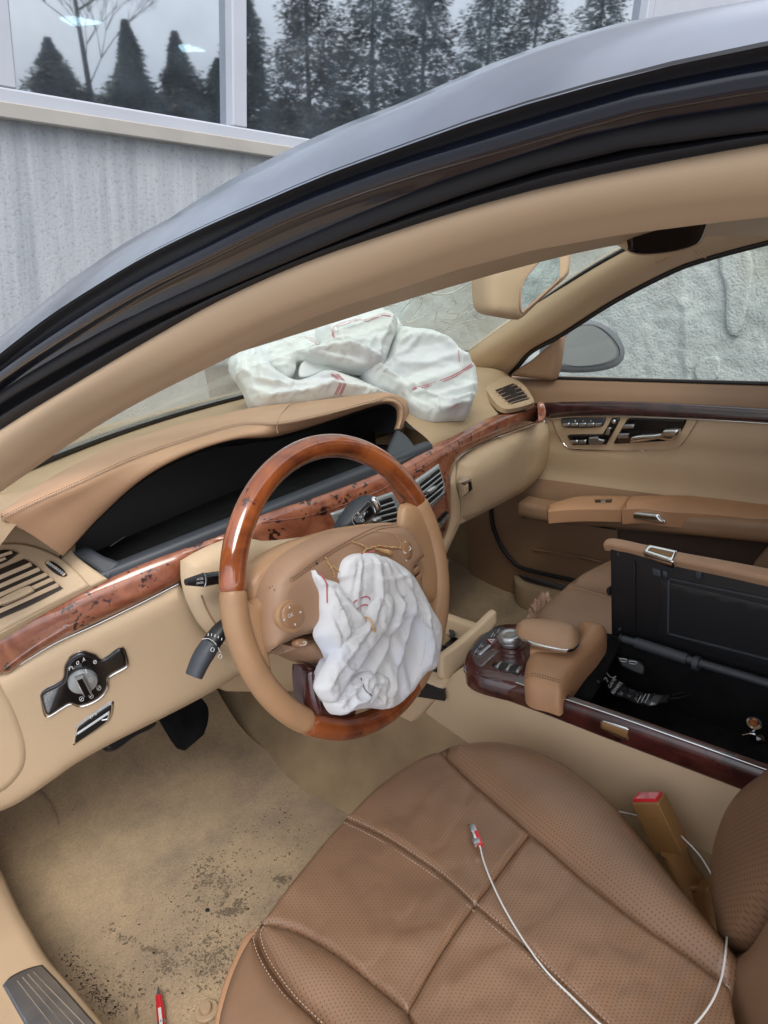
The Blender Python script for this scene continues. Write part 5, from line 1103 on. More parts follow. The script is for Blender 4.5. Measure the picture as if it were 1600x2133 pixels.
patch('foot_rest', [(-60,1700,1),(60,1640),(100,1660),(150,1760),(165,1810),(120,1800),(20,1770),(-60,1760,1)], PL((-.3,.68,.05), (0,-.7,.7)), 'carpet', fl, h=.012, R=.02, step=11, skirt=.03)
patch('sill_trim', [(-260,1660,1),(-40,1730),(2,1812),(32,1878),(60,1930),(102,2000),(160,2066),(222,2140),(330,2270,1),(-200,2500,1),(-500,2000,1)], PZ(.125), 'trim2', fl, h=.012, R=.022, step=14, skirt=.13, nfix=V((0,0,1)))
patch('outer_sill', [(-260,1960,1),(0,1965),(40,2012),(10,2055,1),(70,2150),(150,2270,1),(-300,2400,1)], PZ(.112), 'trim', fl, h=.008, R=.01, step=14, skirt=.02, nfix=V((0,0,1)))
patch('sill_plate', [(5,2053,1),(22,2034),(60,2016),(88,2009,1),(120,2042),(215,2150,1),(330,2290,1),(140,2290,1),(60,2150)], PZ(.1375), 'metal', fl, h=.0022, R=.003, step=9, skirt=.004, nfix=V((0,0,1)))
for a, b in (((36,2043),(150,2190)),((47,2036),(180,2190)),((58,2030),(205,2190)),((70,2025),(230,2190))): tube('plate_rib', [hit(a, PZ(.140)), hit(b, PZ(.140))], .0009, 'chrome', fl, 2, 6)
gQ = PZ(.115)
patch('passenger_sill_trim', [(1070,1200,1),(1078,1186),(1090,1180,1),(1200,1204,1),(1300,1240,1),(1300,1290,1),(1150,1240),(1085,1222),(1072,1212)], PZ(.105), 'trim2', fl, h=.006, R=.008, step=7, skirt=.065, nfix=V((0,0,1)))
patch('passenger_sill_plate', [(1079,1196,1),(1086,1186,1),(1196,1212,1),(1300,1240,1),(1290,1262,1),(1175,1230,1),(1092,1208)], gQ, 'metal', fl, h=.001, R=.002, step=6, skirt=.004, nfix=V((0,0,1)))
for i in range(5):
    t = i/5+.1; a = (1079+8*t+6, 1196-10*t+3); b = (1175+21*t, 1230-18*t); tube('plate_rib', [hit(a, PZ(.1175)), hit(b, PZ(.1175))], .0009, 'silver', fl, 2, 5)
tube('door_seal', [hit(q, PX(1.055)) for q in ((1022,1040),(1026,1090),(1040,1130),(1060,1160),(1085,1182),(1200,1210),(1300,1235))], .006, 'rubber', fl, 50)
# pedals
pe = empty('pedals', (.0, .55, .15), car)
patch('accelerator_pedal', [(322,1475,1),(345,1452),(405,1440,1),(432,1470),(434,1500),(425,1530,1),(388,1562,1),(372,1556),(345,1515)], PL((.02,.52,.2), (-.1,-1,.65)), 'blackf', pe, h=.006, R=.006, step=7, skirt=.014)
patch('brake_pedal', [(213,1548,1),(250,1520),(320,1490,1),(325,1510),(280,1535),(240,1563),(222,1562)], PL((-.1,.5,.27), (0,-1,.6)), 'black', pe, h=.006, R=.006, step=6, skirt=.014)
tube('pedal_arm', [hit((400,1450), PY(.53)), V((.06,.62,.36)), V((.07,.66,.45))], .010, 'black', pe, 12)
tube('pedal_arm', [hit((270,1520), PY(.51)), V((-.08,.60,.40)), V((-.08,.64,.5))], .010, 'black', pe, 12)
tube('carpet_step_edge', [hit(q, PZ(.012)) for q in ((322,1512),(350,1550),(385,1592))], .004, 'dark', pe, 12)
# anchor stud on the floor
an = empty('floor_anchor', hit((430,2103), PZ(.004)), car)
ac = hit((430,2106), PZ(.003))
lathe('anchor_base', ac, (0,0,1), [(.0175,-.002),(.0175,.0015),(.0160,.003),(.0105,.003),(.0100,.0015),(.0085,.0015),(.0085,.008),(.0075,.0095),(.0005,.0095)], 'trim2', an, 32)
# ---- driver seat
ds = empty('driver_seat', (0, -.25, 0), car); ds['label'] = 'brown perforated leather driver seat cushion with cream stitching'
UP = V((0,0,1)); gz = PZ(.272)
def sp_(name, pts, m, h, R, st=11, z=.272, sk=.10, ex=None, e=.5): return patch(name, pts, PZ(z), m, ds, h=h, R=R, step=st, skirt=sk, nfix=UP, extra=ex, sharp=0, e=e)
wr = lambda px, py: .0030*noise.noise(V((px*.010, py*.016, 4))) + .0014*noise.noise(V((px*.03, py*.022, 9))) - .0012*max(0, 1-abs(noise.noise(V((px*.012+py*.008, py*.006-px*.003, 6))))*14)
SC = [(720,1706),(790,1740),(850,1778),(925,1830),(990,1890)]; SC2 = [(990,1890),(1080,1965),(1170,2050),(1290,2160)]
SR_ = [(915,1568),(1000,1650),(1105,1742)]; SR2 = [(1105,1742),(1200,1825),(1300,1905),(1420,1990),(1520,2062)]
SX = [(1105,1742),(1050,1812),(990,1890)]; SX2 = [(990,1890),(920,1990),(850,2112)]
SL_ = [(545,1925),(620,1945),(700,1990),(775,2050),(850,2112)]
c1 = lambda l, a=1, b=1: [(p[0], p[1], 1 if (i == 0 and a) or (i == len(l)-1 and b) else 0) for i, p in enumerate(l)]
def chain(*ls):
    out = []
    for l in ls:
        l = c1(l); out += l[:-1]
    return out
p1, s1 = sp_('seat_panel', chain(SC, SX[::-1], SR_[::-1], [(915,1568),(880,1580),(800,1632),(720,1706)]), 'leather' if False else 'perf', .007, .0085, 9, ex=wr)
p2, s2 = sp_('seat_panel', chain([(545,1925),(640,1800),(720,1706)], SC, SX2, SL_[::-1]), 'perf', .007, .0085, 9, ex=wr)
p3, s3 = sp_('seat_panel', chain(SR2, [(1520,2062),(1560,2300)], [(1560,2300),(1290,2160)], SC2[::-1], SX[::-1]), 'perf', .007, .0085, 10, ex=wr)
p4, s4 = sp_('seat_panel', chain(SC2, [(1290,2160),(1350,2420)], [(1350,2420),(1000,2420)], [(1000,2420),(850,2112)], SX2[::-1]), 'perf', .007, .0085, 10, ex=wr)
p5, s5 = sp_('inner_bolster', chain([(915,1568),(940,1556),(1000,1546),(1060,1549),(1150,1580),(1250,1650),(1330,1740),(1400,1830),(1500,1948),(1548,2012)], [(1548,2012),(1520,2062)], SR2[::-1], SR_[::-1]), 'perf', .030, .055, 11, e=.6, sk=.16)
LB = [(545,1925),(535,1950),(552,2000),(600,2070),(670,2140),(800,2300)]
p6, s6 = sp_('outer_bolster', chain(SL_, [(850,2112),(1000,2420)], [(1000,2420),(800,2300)], LB[::-1]), 'perf', .022, .04, 10, e=.6)
p7, s7 = sp_('bolster_front', chain([(545,1925),(520,1958),(497,2000),(474,2060),(456,2133),(440,2300)], [(440,2300),(600,2500)], [(600,2500),(800,2300)], LB[::-1]), 'leather', .016, .03, 10, e=.6, sk=.10)
sp_('seat_valance', [(550,1930,1),(515,1945),(486,2000),(462,2060),(446,2133),(420,2300,1),(700,2300,1),(900,2000,1),(750,1900,1)], 'arm', .01, .02, 14, z=.235, sk=.16)
sp_('seat_valance', [(560,1930,1),(640,1825),(722,1730),(800,1660),(900,1600,1),(1000,1700,1),(700,2000,1)], 'leather', .01, .02, 14, z=.235, sk=.18)
for at_, l, o_ in ((s2, SC, (3,-3)), (s4, SC2, (3,-3)), (s2, SC, (-4,5)), (s4, SC2, (-4,5)), (s7, LB[:5], (-5,3)), (s6, LB[:5], (6,-3))):
    pass
def st_row(l, dx, dy, z, m='thread', rad=.0005): 
    c = catm([(x+dx, y+dy, 0) for x, y in l], 60); stitch('seat_stitching', [hit((q.x, q.y), PZ(z)) for q in c], m, ds, rad, pitch=.0048)
for l in (SC, SC2):
    st_row(l, 5, -6, .272+.0066); st_row(l, -4, 7, .272+.0066); 
st_row(LB[:5], -7, 4, .272+.0110); st_row(LB[:5], 8, -3, .272+.014)
st_row([(1060,1553),(1150,1585),(1245,1656),(1325,1746),(1395,1835),(1490,1946)], -3, 4, .272+.016, 'thread', .0005)
# backrest, lower right bolster near the lens
gK = PL((.2,-.42,.35), (-.55,.8,.2))
patch('backrest', [(1660,1540,1),(1600,1600),(1530,1660),(1494,1740),(1484,1800),(1485,1870),(1496,1940),(1507,1990,1),(1560,1975),(1620,1890),(1700,1800,1),(1780,1500,1)], gK, 'backperf', ds, h=.02, R=.05, step=12, skirt=.08, sharp=0)
patch('backrest_lower', [(1505,1992,1),(1560,1978),(1620,1893),(1720,1790,1),(1800,2300,1),(1470,2300,1),(1490,2133),(1503,2070),(1506,2030)], gK, 'leather', ds, h=.016, R=.04, step=12, skirt=.08, sharp=0)
# belt buckle
bk = empty('seat_belt_buckle', (.235,-.34,.15), car)
T_, B_ = hit((1350,1662), PX(.24)), hit((1400,1768), PX(.24)); axb = (T_-B_); ctr = (T_+B_)/2; au = axb.normalized()
by = V((0,-1,0)); by = (by - au*by.dot(au)).normalized(); bx = au.cross(by).normalized()
if bx.x < 0: bx = -bx
box('buckle_body', ctr, au*axb.length/2, by*.0215, bx*.0125, 'buckle', bk, .003, 3)
box('release_button', T_+au*.0008, au*.003, by*.0185, bx*.0095, 'red', bk, .0015, 2)
box('button_wear', T_+au*.0036+by*.002, au*.0004, by*.0150, bx*.0075, MT.setdefault('pink', mat('faded_red_plastic', (.72,.24,.26), .45, var=(90,.4))), bk, 0)
box('buckle_emboss', ctr-bx*.0126+au*.004, au*.013, by*.009, bx*.0004, 'buckle', bk, 0)
tube('buckle_sleeve', [B_+au*.004, hit((1420,1810), PX(.245)), hit((1450,1860), PX(.25)), hit((1490,1930), PX(.26))], lambda t: .021+.006*t, 'buckle', bk, 24, 20, .6, by)
tube('sleeve_lip', [hit((1385,1833), PX(.235)), hit((1410,1843), PX(.23)), hit((1445,1850), PX(.235)), hit((1480,1848), PX(.25))], .004, 'buckle', bk, 20)
patch('buckle_skirt', [(1385,1838,1),(1430,1852),(1478,1850,1),(1492,1900),(1506,1990,1),(1470,1950),(1420,1880)], PX(.235), 'buckle', bk, h=.006, R=.01, step=7, skirt=.02)
# ---- centre console
cc = empty('centre_console', (.41, -.2, .3), car)
patch('console_side', [(852,1522,1),(934,1420,1),(945,1402),(972,1388,1),(1010,1410),(1130,1470),(1260,1520),(1400,1575),(1560,1640,1),(1760,1720,1),(1760,2000,1),(1400,1950,1),(1150,1790),(980,1640),(880,1545)], PX(.300), 'trim', cc, h=.004, R=.006, step=16, skirt=.02, nfix=V((-1,0,0)))
patch('console_knee_pad', [(690,1440,1),(800,1420),(884,1408,1),(931,1425),(929,1432),(853,1521,1),(800,1516),(690,1500,1)], PX(.296), 'trim', cc, h=.006, R=.008, step=9, skirt=.02, nfix=V((-1,0,0)))
stitch('pad_stitching', [hit(q, PX(.2888)) for q in catm([(800,1428,0),(884,1413,0),(925,1427,0)], 30)[0:0]] or catm([hit(q, PX(.2885)) for q in ((820,1424),(884,1414),(924,1428))], 30), 'thread', cc, .0004)
tp_ = [(968,1386),(985,1408),(1030,1422),(1092,1432),(1145,1449),(1276,1493),(1420,1544),(1582,1602),(1720,1652)]
bt_ = [(969,1402),(987,1422),(1020,1440),(1049,1456),(1145,1492),(1250,1533),(1337,1566),(1539,1643),(1720,1714)]
tq = [hit(q, PX(.2945)) for q in tp_]; bq = [hit(q, PX(.2950)) for q in bt_]
tq2 = catm(tq, 40); bq2 = catm(bq, 40)
sheet('wood_side', [[p+V((.012,0,.002)) for p in tq2], [p+V((.003,0,.0015)) for p in tq2], tq2, [a.lerp(b, .3)+V((-.004,0,0)) for a, b in zip(tq2, bq2)], [a.lerp(b, .7)+V((-.003,0,0)) for a, b in zip(tq2, bq2)], bq2, [p+V((.008,0,0)) for p in bq2]], 'burlR', cc, 60, 18)
tube('chrome_edge', [hit(q, PX(.2935))+V((0,0,.0022)) for q in ((1075,1424),(1145,1448),(1276,1492),(1420,1543),(1582,1601),(1720,1651))], .0011, 'chrome', cc, 50)
gWt = PZ(.342)
wtop, wt_at = patch('wood_top', [(967,1388),(968,1370),(977,1352),(1003,1322),(1044,1303),(1078,1302),(1130,1318),(1200,1345,1),(1190,1440,1),(1092,1432),(1030,1420),(985,1406)], gWt, 'burlR', cc, h=.008, R=.014, step=8, skirt=.03, nfix=UP, sharp=0)
tube('wood_nose', [hit(q, PX(.297)) for q in tp_[:3]], .004, 'burlR', cc, 10)
patch('wood_front', [(967,1384,1),(970,1404),(988,1424),(1049,1458,1),(1100,1440,1),(1000,1400)], PX(.2965), 'burlR', cc, h=.002, R=.006, step=7, skirt=.02, nfix=V((-1,0,0)))
gN = PZ(.3505)
def zc4(pts): return [(960+p[0]*.2, 1270+p[1]*.2) + tuple(p[2:]) for p in pts]
patch('switch_plate', zc4([(105,430,1),(160,340),(250,255),(350,195),(430,170,1),(490,215),(430,300,1),(300,380),(190,480,1)]), gN, 'gray', cc, h=.001, R=.001, step=5, skirt=.002, nfix=UP)
patch('switch_gap', zc4([(110,440,1),(190,482,1),(330,400,1),(410,430,1),(300,520),(220,590),(150,560)]), gN, MT.setdefault('smoke', mat('smoky_gloss_plastic', (.10,.08,.085), .15, coat=1)), cc, h=.0006, R=.001, step=6, skirt=.001, nfix=UP)
for q in ([(168,468,1),(295,362,1),(318,382,1),(205,482,1)], [(372,290,1),(455,210,1),(492,218,1),(410,300,1)]): patch('switch_key', zc4(q), PZ(.3515), 'silver', cc, h=.003, R=.0015, step=3, skirt=.003, nfix=UP)
patch('hazard_switch', zc4([(248,308,1),(380,300,1),(388,315,1),(315,385,1)]), PZ(.3515), 'hazard', cc, h=.003, R=.002, step=3, skirt=.003, nfix=UP)
for s_ in (1., .6): line('hazard_triangle', zc4([(315-32*s_,315-6*s_),(318+34*s_,316-8*s_),(312,322+22*s_)]), PZ(.355), .0005, 'white', cc, lift=.0004, n=None, closed=True, ns=4) if False else None
for s_ in (1., .55):
    P3 = [hit(q, PZ(.3552)) for q in zc4([(318-34*s_,318-8*s_),(320+34*s_,320-12*s_),(318,322+24*s_),(318-34*s_,318-8*s_)])]
    for a, b in zip(P3, P3[1:]): tube('hazard_triangle', [a, b], .0004, 'white', cc, 2, 4)
for c in ((335,262),(395,222),(210,375),(165,428)):
    for dx, dy in ((-14,10),(0,-12),(14,4)): tube('switch_symbol', [hit(q, PZ(.3522)) for q in zc4([(c[0]+dx-6, c[1]+dy+8),(c[0]+dx+8, c[1]+dy-8)])], .0005, 'white', cc, 2, 4)
patch('console_button_strip', zc4([(325,565,1),(360,545),(640,585,1),(650,600),(600,680,1),(330,590)]), gN, 'black', cc, h=.0012, R=.001, step=5, skirt=.002, nfix=UP)
for i, (x, y) in enumerate(((395,580),(500,605),(605,628))):
    patch('console_button', zc4([(x-42,y+22,1),(x+8,y-32,1),(x+42,y-26,1),(x-4,y+38,1)]), PZ(.3520), 'silver', cc, h=.0035, R=.0015, step=3, skirt=.003, nfix=UP)
kb = hit((1066,1345), PZ(.352))
lathe('rotary_base', kb+V((0,0,-.002)), UP, [(.024,0),(.022,.003),(.012,.0045),(.001,.0045)], 'burlR', cc, 40)
lathe('rotary_controller', kb+V((.000,.002,.003)), UP, [(.0175,0),(.0185,.002),(.0185,.006),(.0175,.0072),(.0205,.009),(.0212,.016),(.0195,.0195),(.0165,.0205),(.0115,.0195),(.0100,.0185),(.0098,.0190),(.002,.0192)], 'silver', cc, 48)
# leather bridge and palm rest
patch('leather_bridge', [p for p in z7([(440,508),(442,460),(452,410),(475,368),(510,356),(640,366,1),(690,320),(712,280),(690,240),(740,224),(810,240),(832,262),(826,290,1),(780,345),(730,400),(685,460),(650,510),(628,552),(603,572,1),(540,552),(470,535)])], PZ(.362), 'arm', cc, h=.016, R=.022, step=8, skirt=.035, nfix=UP, sharp=0)
stitch('bridge_stitching', catm([hit(q, PZ(.377)) for q in z7([(452,470),(480,462),(520,470),(604,495)])], 30), 'threadd', cc, .0006)
stitch('bridge_stitching', catm([hit(q, PZ(.3765)) for q in z7([(450,484),(480,474),(520,482),(606,507)])], 30), 'threadd', cc, .0006)
patch('palm_rest_stem', z7([(470,320,1),(560,330),(650,345),(685,325,1),(640,385,1),(560,382),(466,372,1)]), PZ(.372), 'arm', cc, h=.008, R=.006, step=6, skirt=.02, nfix=UP)
patch('palm_rest_chrome', z7([(404,268),(415,230),(470,214),(540,216),(630,232),(690,258),(704,290),(696,325),(660,350),(600,348),(520,332),(440,304)]), PZ(.392), 'chrome', cc, h=.002, R=.004, step=7, skirt=.004, nfix=UP)
patch('palm_rest', z7([(400,262),(403,235),(430,214),(490,208),(560,212),(640,226),(688,248),(702,278),(697,308),(675,328),(640,334),(580,325),(520,312),(455,292),(420,280)]), PZ(.398), 'pad', cc, h=.020, R=.032, step=7, skirt=.005, nfix=UP, sharp=0, e=.65)
# cup holder
chd = empty('cup_holder', (.42,.15,.25), car)
patch('cup_well', [(870,1290,1),(930,1284),(1004,1308,1),(1000,1330),(960,1360,1),(925,1440,1),(860,1430,1)], PZ(.285), 'black', chd, h=.0006, R=.001, step=14, skirt=.02, nfix=UP)
patch('cup_well_border', [(905,1272,1),(925,1277),(1004,1304,1),(992,1316,1),(922,1291),(900,1290,1)], PZ(.32), 'trim', chd, h=.006, R=.005, step=6, skirt=.03, nfix=UP)
tube('cup_ring', [hit((945+36*math.cos(a*.3), 1332+18*math.sin(a*.3)), PZ(.29)) for a in range(22)], .0022, 'blackg', chd, 60)
patch('cup_latch', [(935,1312,1),(946,1311,1),(948,1323,1),(938,1324,1)], PZ(.30), 'gray', chd, h=.004, R=.002, step=4, skirt=.005, nfix=UP)
patch('cup_holder_flap', [(917,1366,1),(950,1342),(978,1318),(1000,1298),(1020,1278),(1030,1271),(1034,1276),(1034,1300,1),(1000,1345),(970,1380),(934,1418,1),(917,1412,1)], PL((.36,.085,.32), (-.35,-1,.25)), 'trim', chd, h=.004, R=.005, step=6, skirt=.010)
# storage bin
sb = empty('storage_bin', (.42,-.35,.25), car)
def wall_(n, pts, m='blackf'): return quadmesh(n, pts, m, sb)
by0, by1, bx0, bx1, bz0, bz1 = -.07, -.85, .312, .522, .225, .343
box('bin_floor', ((bx0+bx1)/2, (by0+by1)/2, bz0), ((bx1-bx0)/2,0,0), (0,(by0-by1)/2,0), (0,0,.003), 'blackf', sb, .001)
box('bin_near_wall', (bx0, (by0+by1)/2, (bz0+bz1)/2), (.004,0,0), (0,(by0-by1)/2,0), (0,0,(bz1-bz0)/2), 'blackf', sb, .001)
box('bin_far_wall', (bx1, (by0+by1)/2, (bz0+bz1)/2-.004), (.004,0,0), (0,(by0-by1)/2,0), (0,0,(bz1-bz0)/2), 'blackf', sb, .001)
box('bin_front_wall', ((bx0+bx1)/2, -.085, .262), ((bx1-bx0)/2,0,0), (0,.004,0), (0,0,.04), 'blackf', sb, .001)
patch('bin_front_slope', [(1178,1448,1),(1200,1400),(1232,1360),(1268,1322,1),(1300,1334,1),(1275,1380),(1250,1430),(1230,1462,1)], PL((.42,-.125,.325), (0,-.6,.8)), 'blackf', sb, h=.003, R=.006, step=9, skirt=.10)
patch('bin_rim', [(1180,1446,1),(1276,1483),(1420,1532),(1582,1590),(1720,1640,1),(1715,1652,1),(1582,1601),(1420,1543),(1276,1492),(1178,1460,1)], PZ(.343), 'black', sb, h=.001, R=.002, step=6, skirt=.01, nfix=UP)
for q in ((1262,1330),(1222,1366),(1204,1414),(1246,1420),(1228,1390)):
    c_ = hit(q, PL((.42,-.125,.330), (0,-.6,.8))); lathe('screw', c_, (0,-.6,.8), [(.0028,0),(.0026,.0012),(.0012,.0013),(.001,.0004)], 'gray', sb, 12)
rod = [hit(q, PX(.512)) for q in ((1297,1331),(1324,1338),(1432,1373),(1446,1380),(1600,1425),(1760,1472))]
def seg_rod(a, b, r, m='gray', name='hinge_rod'): return tube(name, [rod[a], rod[b]], r, m, sb, 2, 16)
seg_rod(0,1,.0065); seg_rod(1,2,.0095); seg_rod(2,5,.0068)
tube('hinge_collar', [rod[3]-V((0,.0,0)), rod[3]+V((0,-.009,0))], .012, 'gray', sb, 2, 18); tube('hinge_cap', [rod[0]+V((0,.004,0)), rod[0]], .0085, 'black', sb, 2, 16)
patch('socket_block', z7([(880,385,1),(985,400,1),(1015,430),(1010,480,1),(960,460,1),(900,430,1)]), PL((.50,-.2,.30), (-.9,-.2,.4)), 'black', sb, h=.004, R=.004, step=6, skirt=.01)
for q in ([(893,392,1),(928,398,1),(926,408,1),(893,402,1)], [(938,404,1),(974,409,1),(972,419,1),(938,414,1)]): line('usb_socket', z7(q), PL((.50,-.2,.30), (-.9,-.2,.4)), .0006, 'silver', sb, lift=.006, n=12, closed=True) if False else line('usb_socket', [p[:2] for p in z7(q)], PL((.50,-.2,.30), (-.9,-.2,.4)), .0006, 'silver', sb, lift=.006, n=12, closed=True)
# open lid
lid = empty('storage_lid', (.53,-.4,.34), car); lid['label'] = 'raised console lid, black inside with a tan leather skin'
ly0, ly1, lz0, lz1 = -.103, -.85, .322, .497
box('lid_shell', (.541, (ly0+ly1)/2, (lz0+lz1)/2), (.008,0,0), (0,(ly0-ly1)/2,0), (0,0,(lz1-lz0)/2), 'black', lid, .003)
box('lid_leather_back', (.556, (ly0+ly1)/2, (lz0+lz1)/2), (.007,0,0), (0,(ly0-ly1)/2+.003,0), (0,0,(lz1-lz0)/2), 'pad', lid, .004)
patch('lid_lip', z6([(815,885),(828,860),(850,852),(900,856),(1010,880),(1170,915),(1350,948),(1600,995),(1900,1050,1),(1900,1110,1),(1600,1056),(1400,1012),(1160,962),(1000,922),(930,905),(880,896),(848,888)]), PL((.531,-.3,.503), (-.5,0,.85)), 'pad', lid, h=.006, R=.006, step=7, skirt=.012)
patch('lid_latch_frame', z6([(1005,915,1),(1032,878,1),(1168,908,1),(1148,965,1)]), PL((.531,-.3,.503), (-.5,0,.85)), 'chrome', lid, h=.009, R=.002, step=5, skirt=.01)
patch('lid_latch_button', z6([(1020,910,1),(1038,888,1),(1158,914,1),(1140,948,1)]), PL((.531,-.3,.503), (-.5,0,.85)), 'buckle', lid, h=.010, R=.002, step=5, skirt=.003)
gI = PX(.5325)
for a, b in ((( -.145, .352), (-.150, .485)), ):
    box('lid_rib', (.5315, -.147, .418), (.0015,0,0), (0,.0016,0), (0,0,.066), 'black', lid, .0005)
for (y0, y1, z0, z1) in ((-.205,-.84,.365,.366),(-.205,-.84,.465,.4665),(-.205,-.2065,.365,.466)):
    box('lid_rib', (.5315, (y0+y1)/2, (z0+z1)/2), (.0016,0,0), (0,abs(y0-y1)/2+.001,0), (0,0,abs(z1-z0)/2+.0012), 'gray', lid, .0004)
patch('lid_recess', [(1372,1208,1),(1600,1262,1),(1760,1298,1),(1760,1440,1),(1600,1395),(1372,1320,1)], gI, 'dark' if False else 'black', lid, h=.0004, R=.001, step=16, skirt=.001, nfix=V((-1,0,0)))
for q in ((1288,1154),(1291,1310)): lathe('screw', hit(q, gI), (-1,0,0), [(.003,0),(.0028,.0012),(.0012,.0013),(.001,.0004)], 'gray', lid, 12)
for q in ([(1360,1183,1),(1376,1186,1),(1378,1202,1),(1360,1198,1)], [(1448,1188,1),(1464,1190,1),(1462,1206,1),(1452,1206,1)], [(1380,1188,1),(1390,1190,1),(1392,1203,1),(1382,1202,1)]): patch('lid_catch', q, gI, 'gray', lid, h=.003, R=.001, step=4, skirt=.003, nfix=V((-1,0,0)))
patch('lid_stop', [(1264,1228),(1268,1222),(1272,1224,1),(1272,1240,1),(1267,1238)], PX(.535), 'black', lid, h=.003, R=.001, step=3, skirt=.008, nfix=V((-1,0,0)))
patch('lid_latch_frame', z7([(802,690,1),(812,685,1),(935,725),(940,732),(937,780,1),(930,784),(806,728),(801,720)]), PX(.2915), 'chrome', cc, h=.002, R=.002, step=4, skirt=.006, nfix=V((-1,0,0)))
patch('release_plate', z7([(808,694,1),(932,734,1),(931,774,1),(809,722,1)]), PX(.2890), 'buckle', cc, h=.0012, R=.001, step=5, skirt=.002, nfix=V((-1,0,0)))
# ---- passenger seat
ps = empty('passenger_seat', (.8,-.1,0), car); ps['label'] = 'tan perforated leather passenger seat cushion behind the raised lid'
patch('cushion', z6([(488,1232,1),(525,1185),(580,1130),(640,1080,1),(700,1085),(780,1110),(900,1150,1),(1800,1370,1),(1800,1620,1),(950,1360,1),(700,1290),(560,1290)]), PZ(.268), 'perf2', ps, h=.020, R=.035, step=10, skirt=.2, nfix=UP, sharp=0)
patch('cushion_bolster', z6([(640,1076,1),(690,1040),(760,1000),(850,958,1),(1500,1000,1),(1600,1250,1),(900,1150,1),(780,1106),(700,1082)]), PZ(.276), 'perf2', ps, h=.020, R=.035, step=10, skirt=.2, nfix=UP, sharp=0)
stitch('cushion_stitching', catm([hit(q, PZ(.290)) for q in z6([(648,1082),(700,1088),(780,1110),(850,1135)])], 40), 'thread', ps, .0009, pitch=.006)
box('passenger_backrest', (.80, -.62, .55), (.24,0,0), (0,.07,.02), (0,-.12,.36), 'perf2', ps, .04, 4)

# ================================================================ LOOSE THINGS
cb = empty('tool_cable', hit((990,1745), PZ(.285))); tag(cb, 'thin white cable with a red and silver plug lying across the driver seat', 'cable')
zc_ = .2885
tube('cable_run', [hit(q, PZ(z)) for q, z in (((1000,1762),.291),((1008,1795),.290),((1030,1850),.290),((1058,1905),.289),((1095,1965),.289),((1140,2025),.290),((1190,2075),.290),((1262,2143),.290),((1350,2200),.291),((1430,2150),.291),((1478,2095),.292),((1502,2040),.296),((1512,1980),.30))]
     + [hit(q, PX(x)) for q, x in (((1513,1930),.12),((1505,1880),.15),((1486,1830),.19),((1460,1785),.215),((1430,1752),.232),((1400,1728),.258),((1330,1700),.268),((1286,1690),.27))], .0011, 'cable', cb, 160, 8)
pa_, pb_ = hit((983,1722), PZ(.292)), hit((998,1762), PZ(.291)); pd_ = (pb_-pa_); pn = pd_.normalized(); pw = pn.cross(UP)
box('plug_body', (pa_+pb_)/2-pw*.0022, pn*pd_.length/2, pw*.0028, UP*.0036, 'red', cb, .001)
box('plug_contact', (pa_+pb_)/2+pw*.0026-pn*.0015, pn*pd_.length*.5, pw*.0026, UP*.0040, 'chrome', cb, .001)
box('plug_tip', pa_+pn*.006+UP*.0035, pn*.006, pw*.004, UP*.001, 'silver', cb, .0006); box('plug_tip', pb_-pn*.005+UP*.0035+pw*.002, pn*.004, pw*.0045, UP*.0012, 'silver', cb, .0006)
pen = empty('pen', hit((333,2090), PZ(.006))); tag(pen, 'red and silver ballpoint pen lying on the dirty floor carpet', 'pen')
q0, q1, q2, q3 = (hit(p, PZ(.009)) for p in ((330,2056),(331,2076),(336,2125),(340,2210)))
tube('pen_tip', [q0, q1], lambda t: .0009+.0042*t, 'silver', pen, 6, 14); tube('pen_barrel', [q1, q2, q3], lambda t: .0058 if t > .1 else .0050, 'red', pen, 14, 16)
bx_ = (q2-q1).normalized(); bs = bx_.cross(UP)
box('pen_print', q2+UP*.0054+bx_*.004+bs*.0, bx_*.02, bs*.0022, UP*.0008, 'cable', pen, .0004)
tube('pen_grip_ring', [q2+bx_*.004, q2+bx_*.008], .0064, 'silver', pen, 2, 16)
# wrapper in the bin
gF = lambda p: p.z - .262 - .02*math.sin((p.y+.15)*14)
wrp = empty('snack_wrapper', hit((1320,1450), PZ(.26))); tag(wrp, 'torn black and white printed wrapper curled in the open console bin', 'wrapper')
wr_o = [(1243,1398),(1252,1391),(1262,1397),(1280,1408),(1297,1425),(1318,1438),(1345,1446),(1375,1448),(1400,1446,1),(1392,1460),(1372,1466),(1354,1470,1),(1325,1463),(1300,1452),(1278,1446),(1262,1430),(1250,1415)]
wf_ = folds([([(1255,1400),(1280,1430)], .004, 8, 'f'), ([(1300,1430),(1310,1455)], .005, 7, 'f'), ([(1330,1440),(1340,1466)], .004, 7, 'c')], [(1, .002, .1, .1, None, None)], 3)
wo_, wat = patch('wrapper_sheet', wr_o, PZ(.275), 'foil', wrp, h=.004, R=.004, step=4, skirt=.002, extra=wf_, nfix=UP)
def wtext(s, a, b, u): 
    g = PZ(.2835); return text('wrapper_print', s, a, b, u, 'white', wrp, .0, g)
wtext('GAME', (1271,1434), (1284,1415), (1266,1429)); wtext('REWARDS', (1279,1446), (1297,1423), (1273,1442))
for i in range(3):
    stitch('wrapper_print', catm([hit(q, PZ(.2840)) for q in ((1328+i*8,1463),(1337+i*8,1446))], 8), 'white', wrp, .0007, pitch=.0022)
patch('foil_end', [(1352,1469,1),(1362,1450),(1384,1448,1),(1376,1458),(1368,1467)], PZ(.2815), 'silver', wrp, h=.002, R=.002, step=3, skirt=.001, nfix=UP)
for q in ([(1395,1448),(1430,1440),(1480,1430)], [(1390,1455),(1420,1452),(1460,1436)]): tube('foil_shred', [hit(p, PZ(.272)) for p in q], lambda t: .003*(1-t)+.0004, 'foil', wrp, 14, 5, .3)
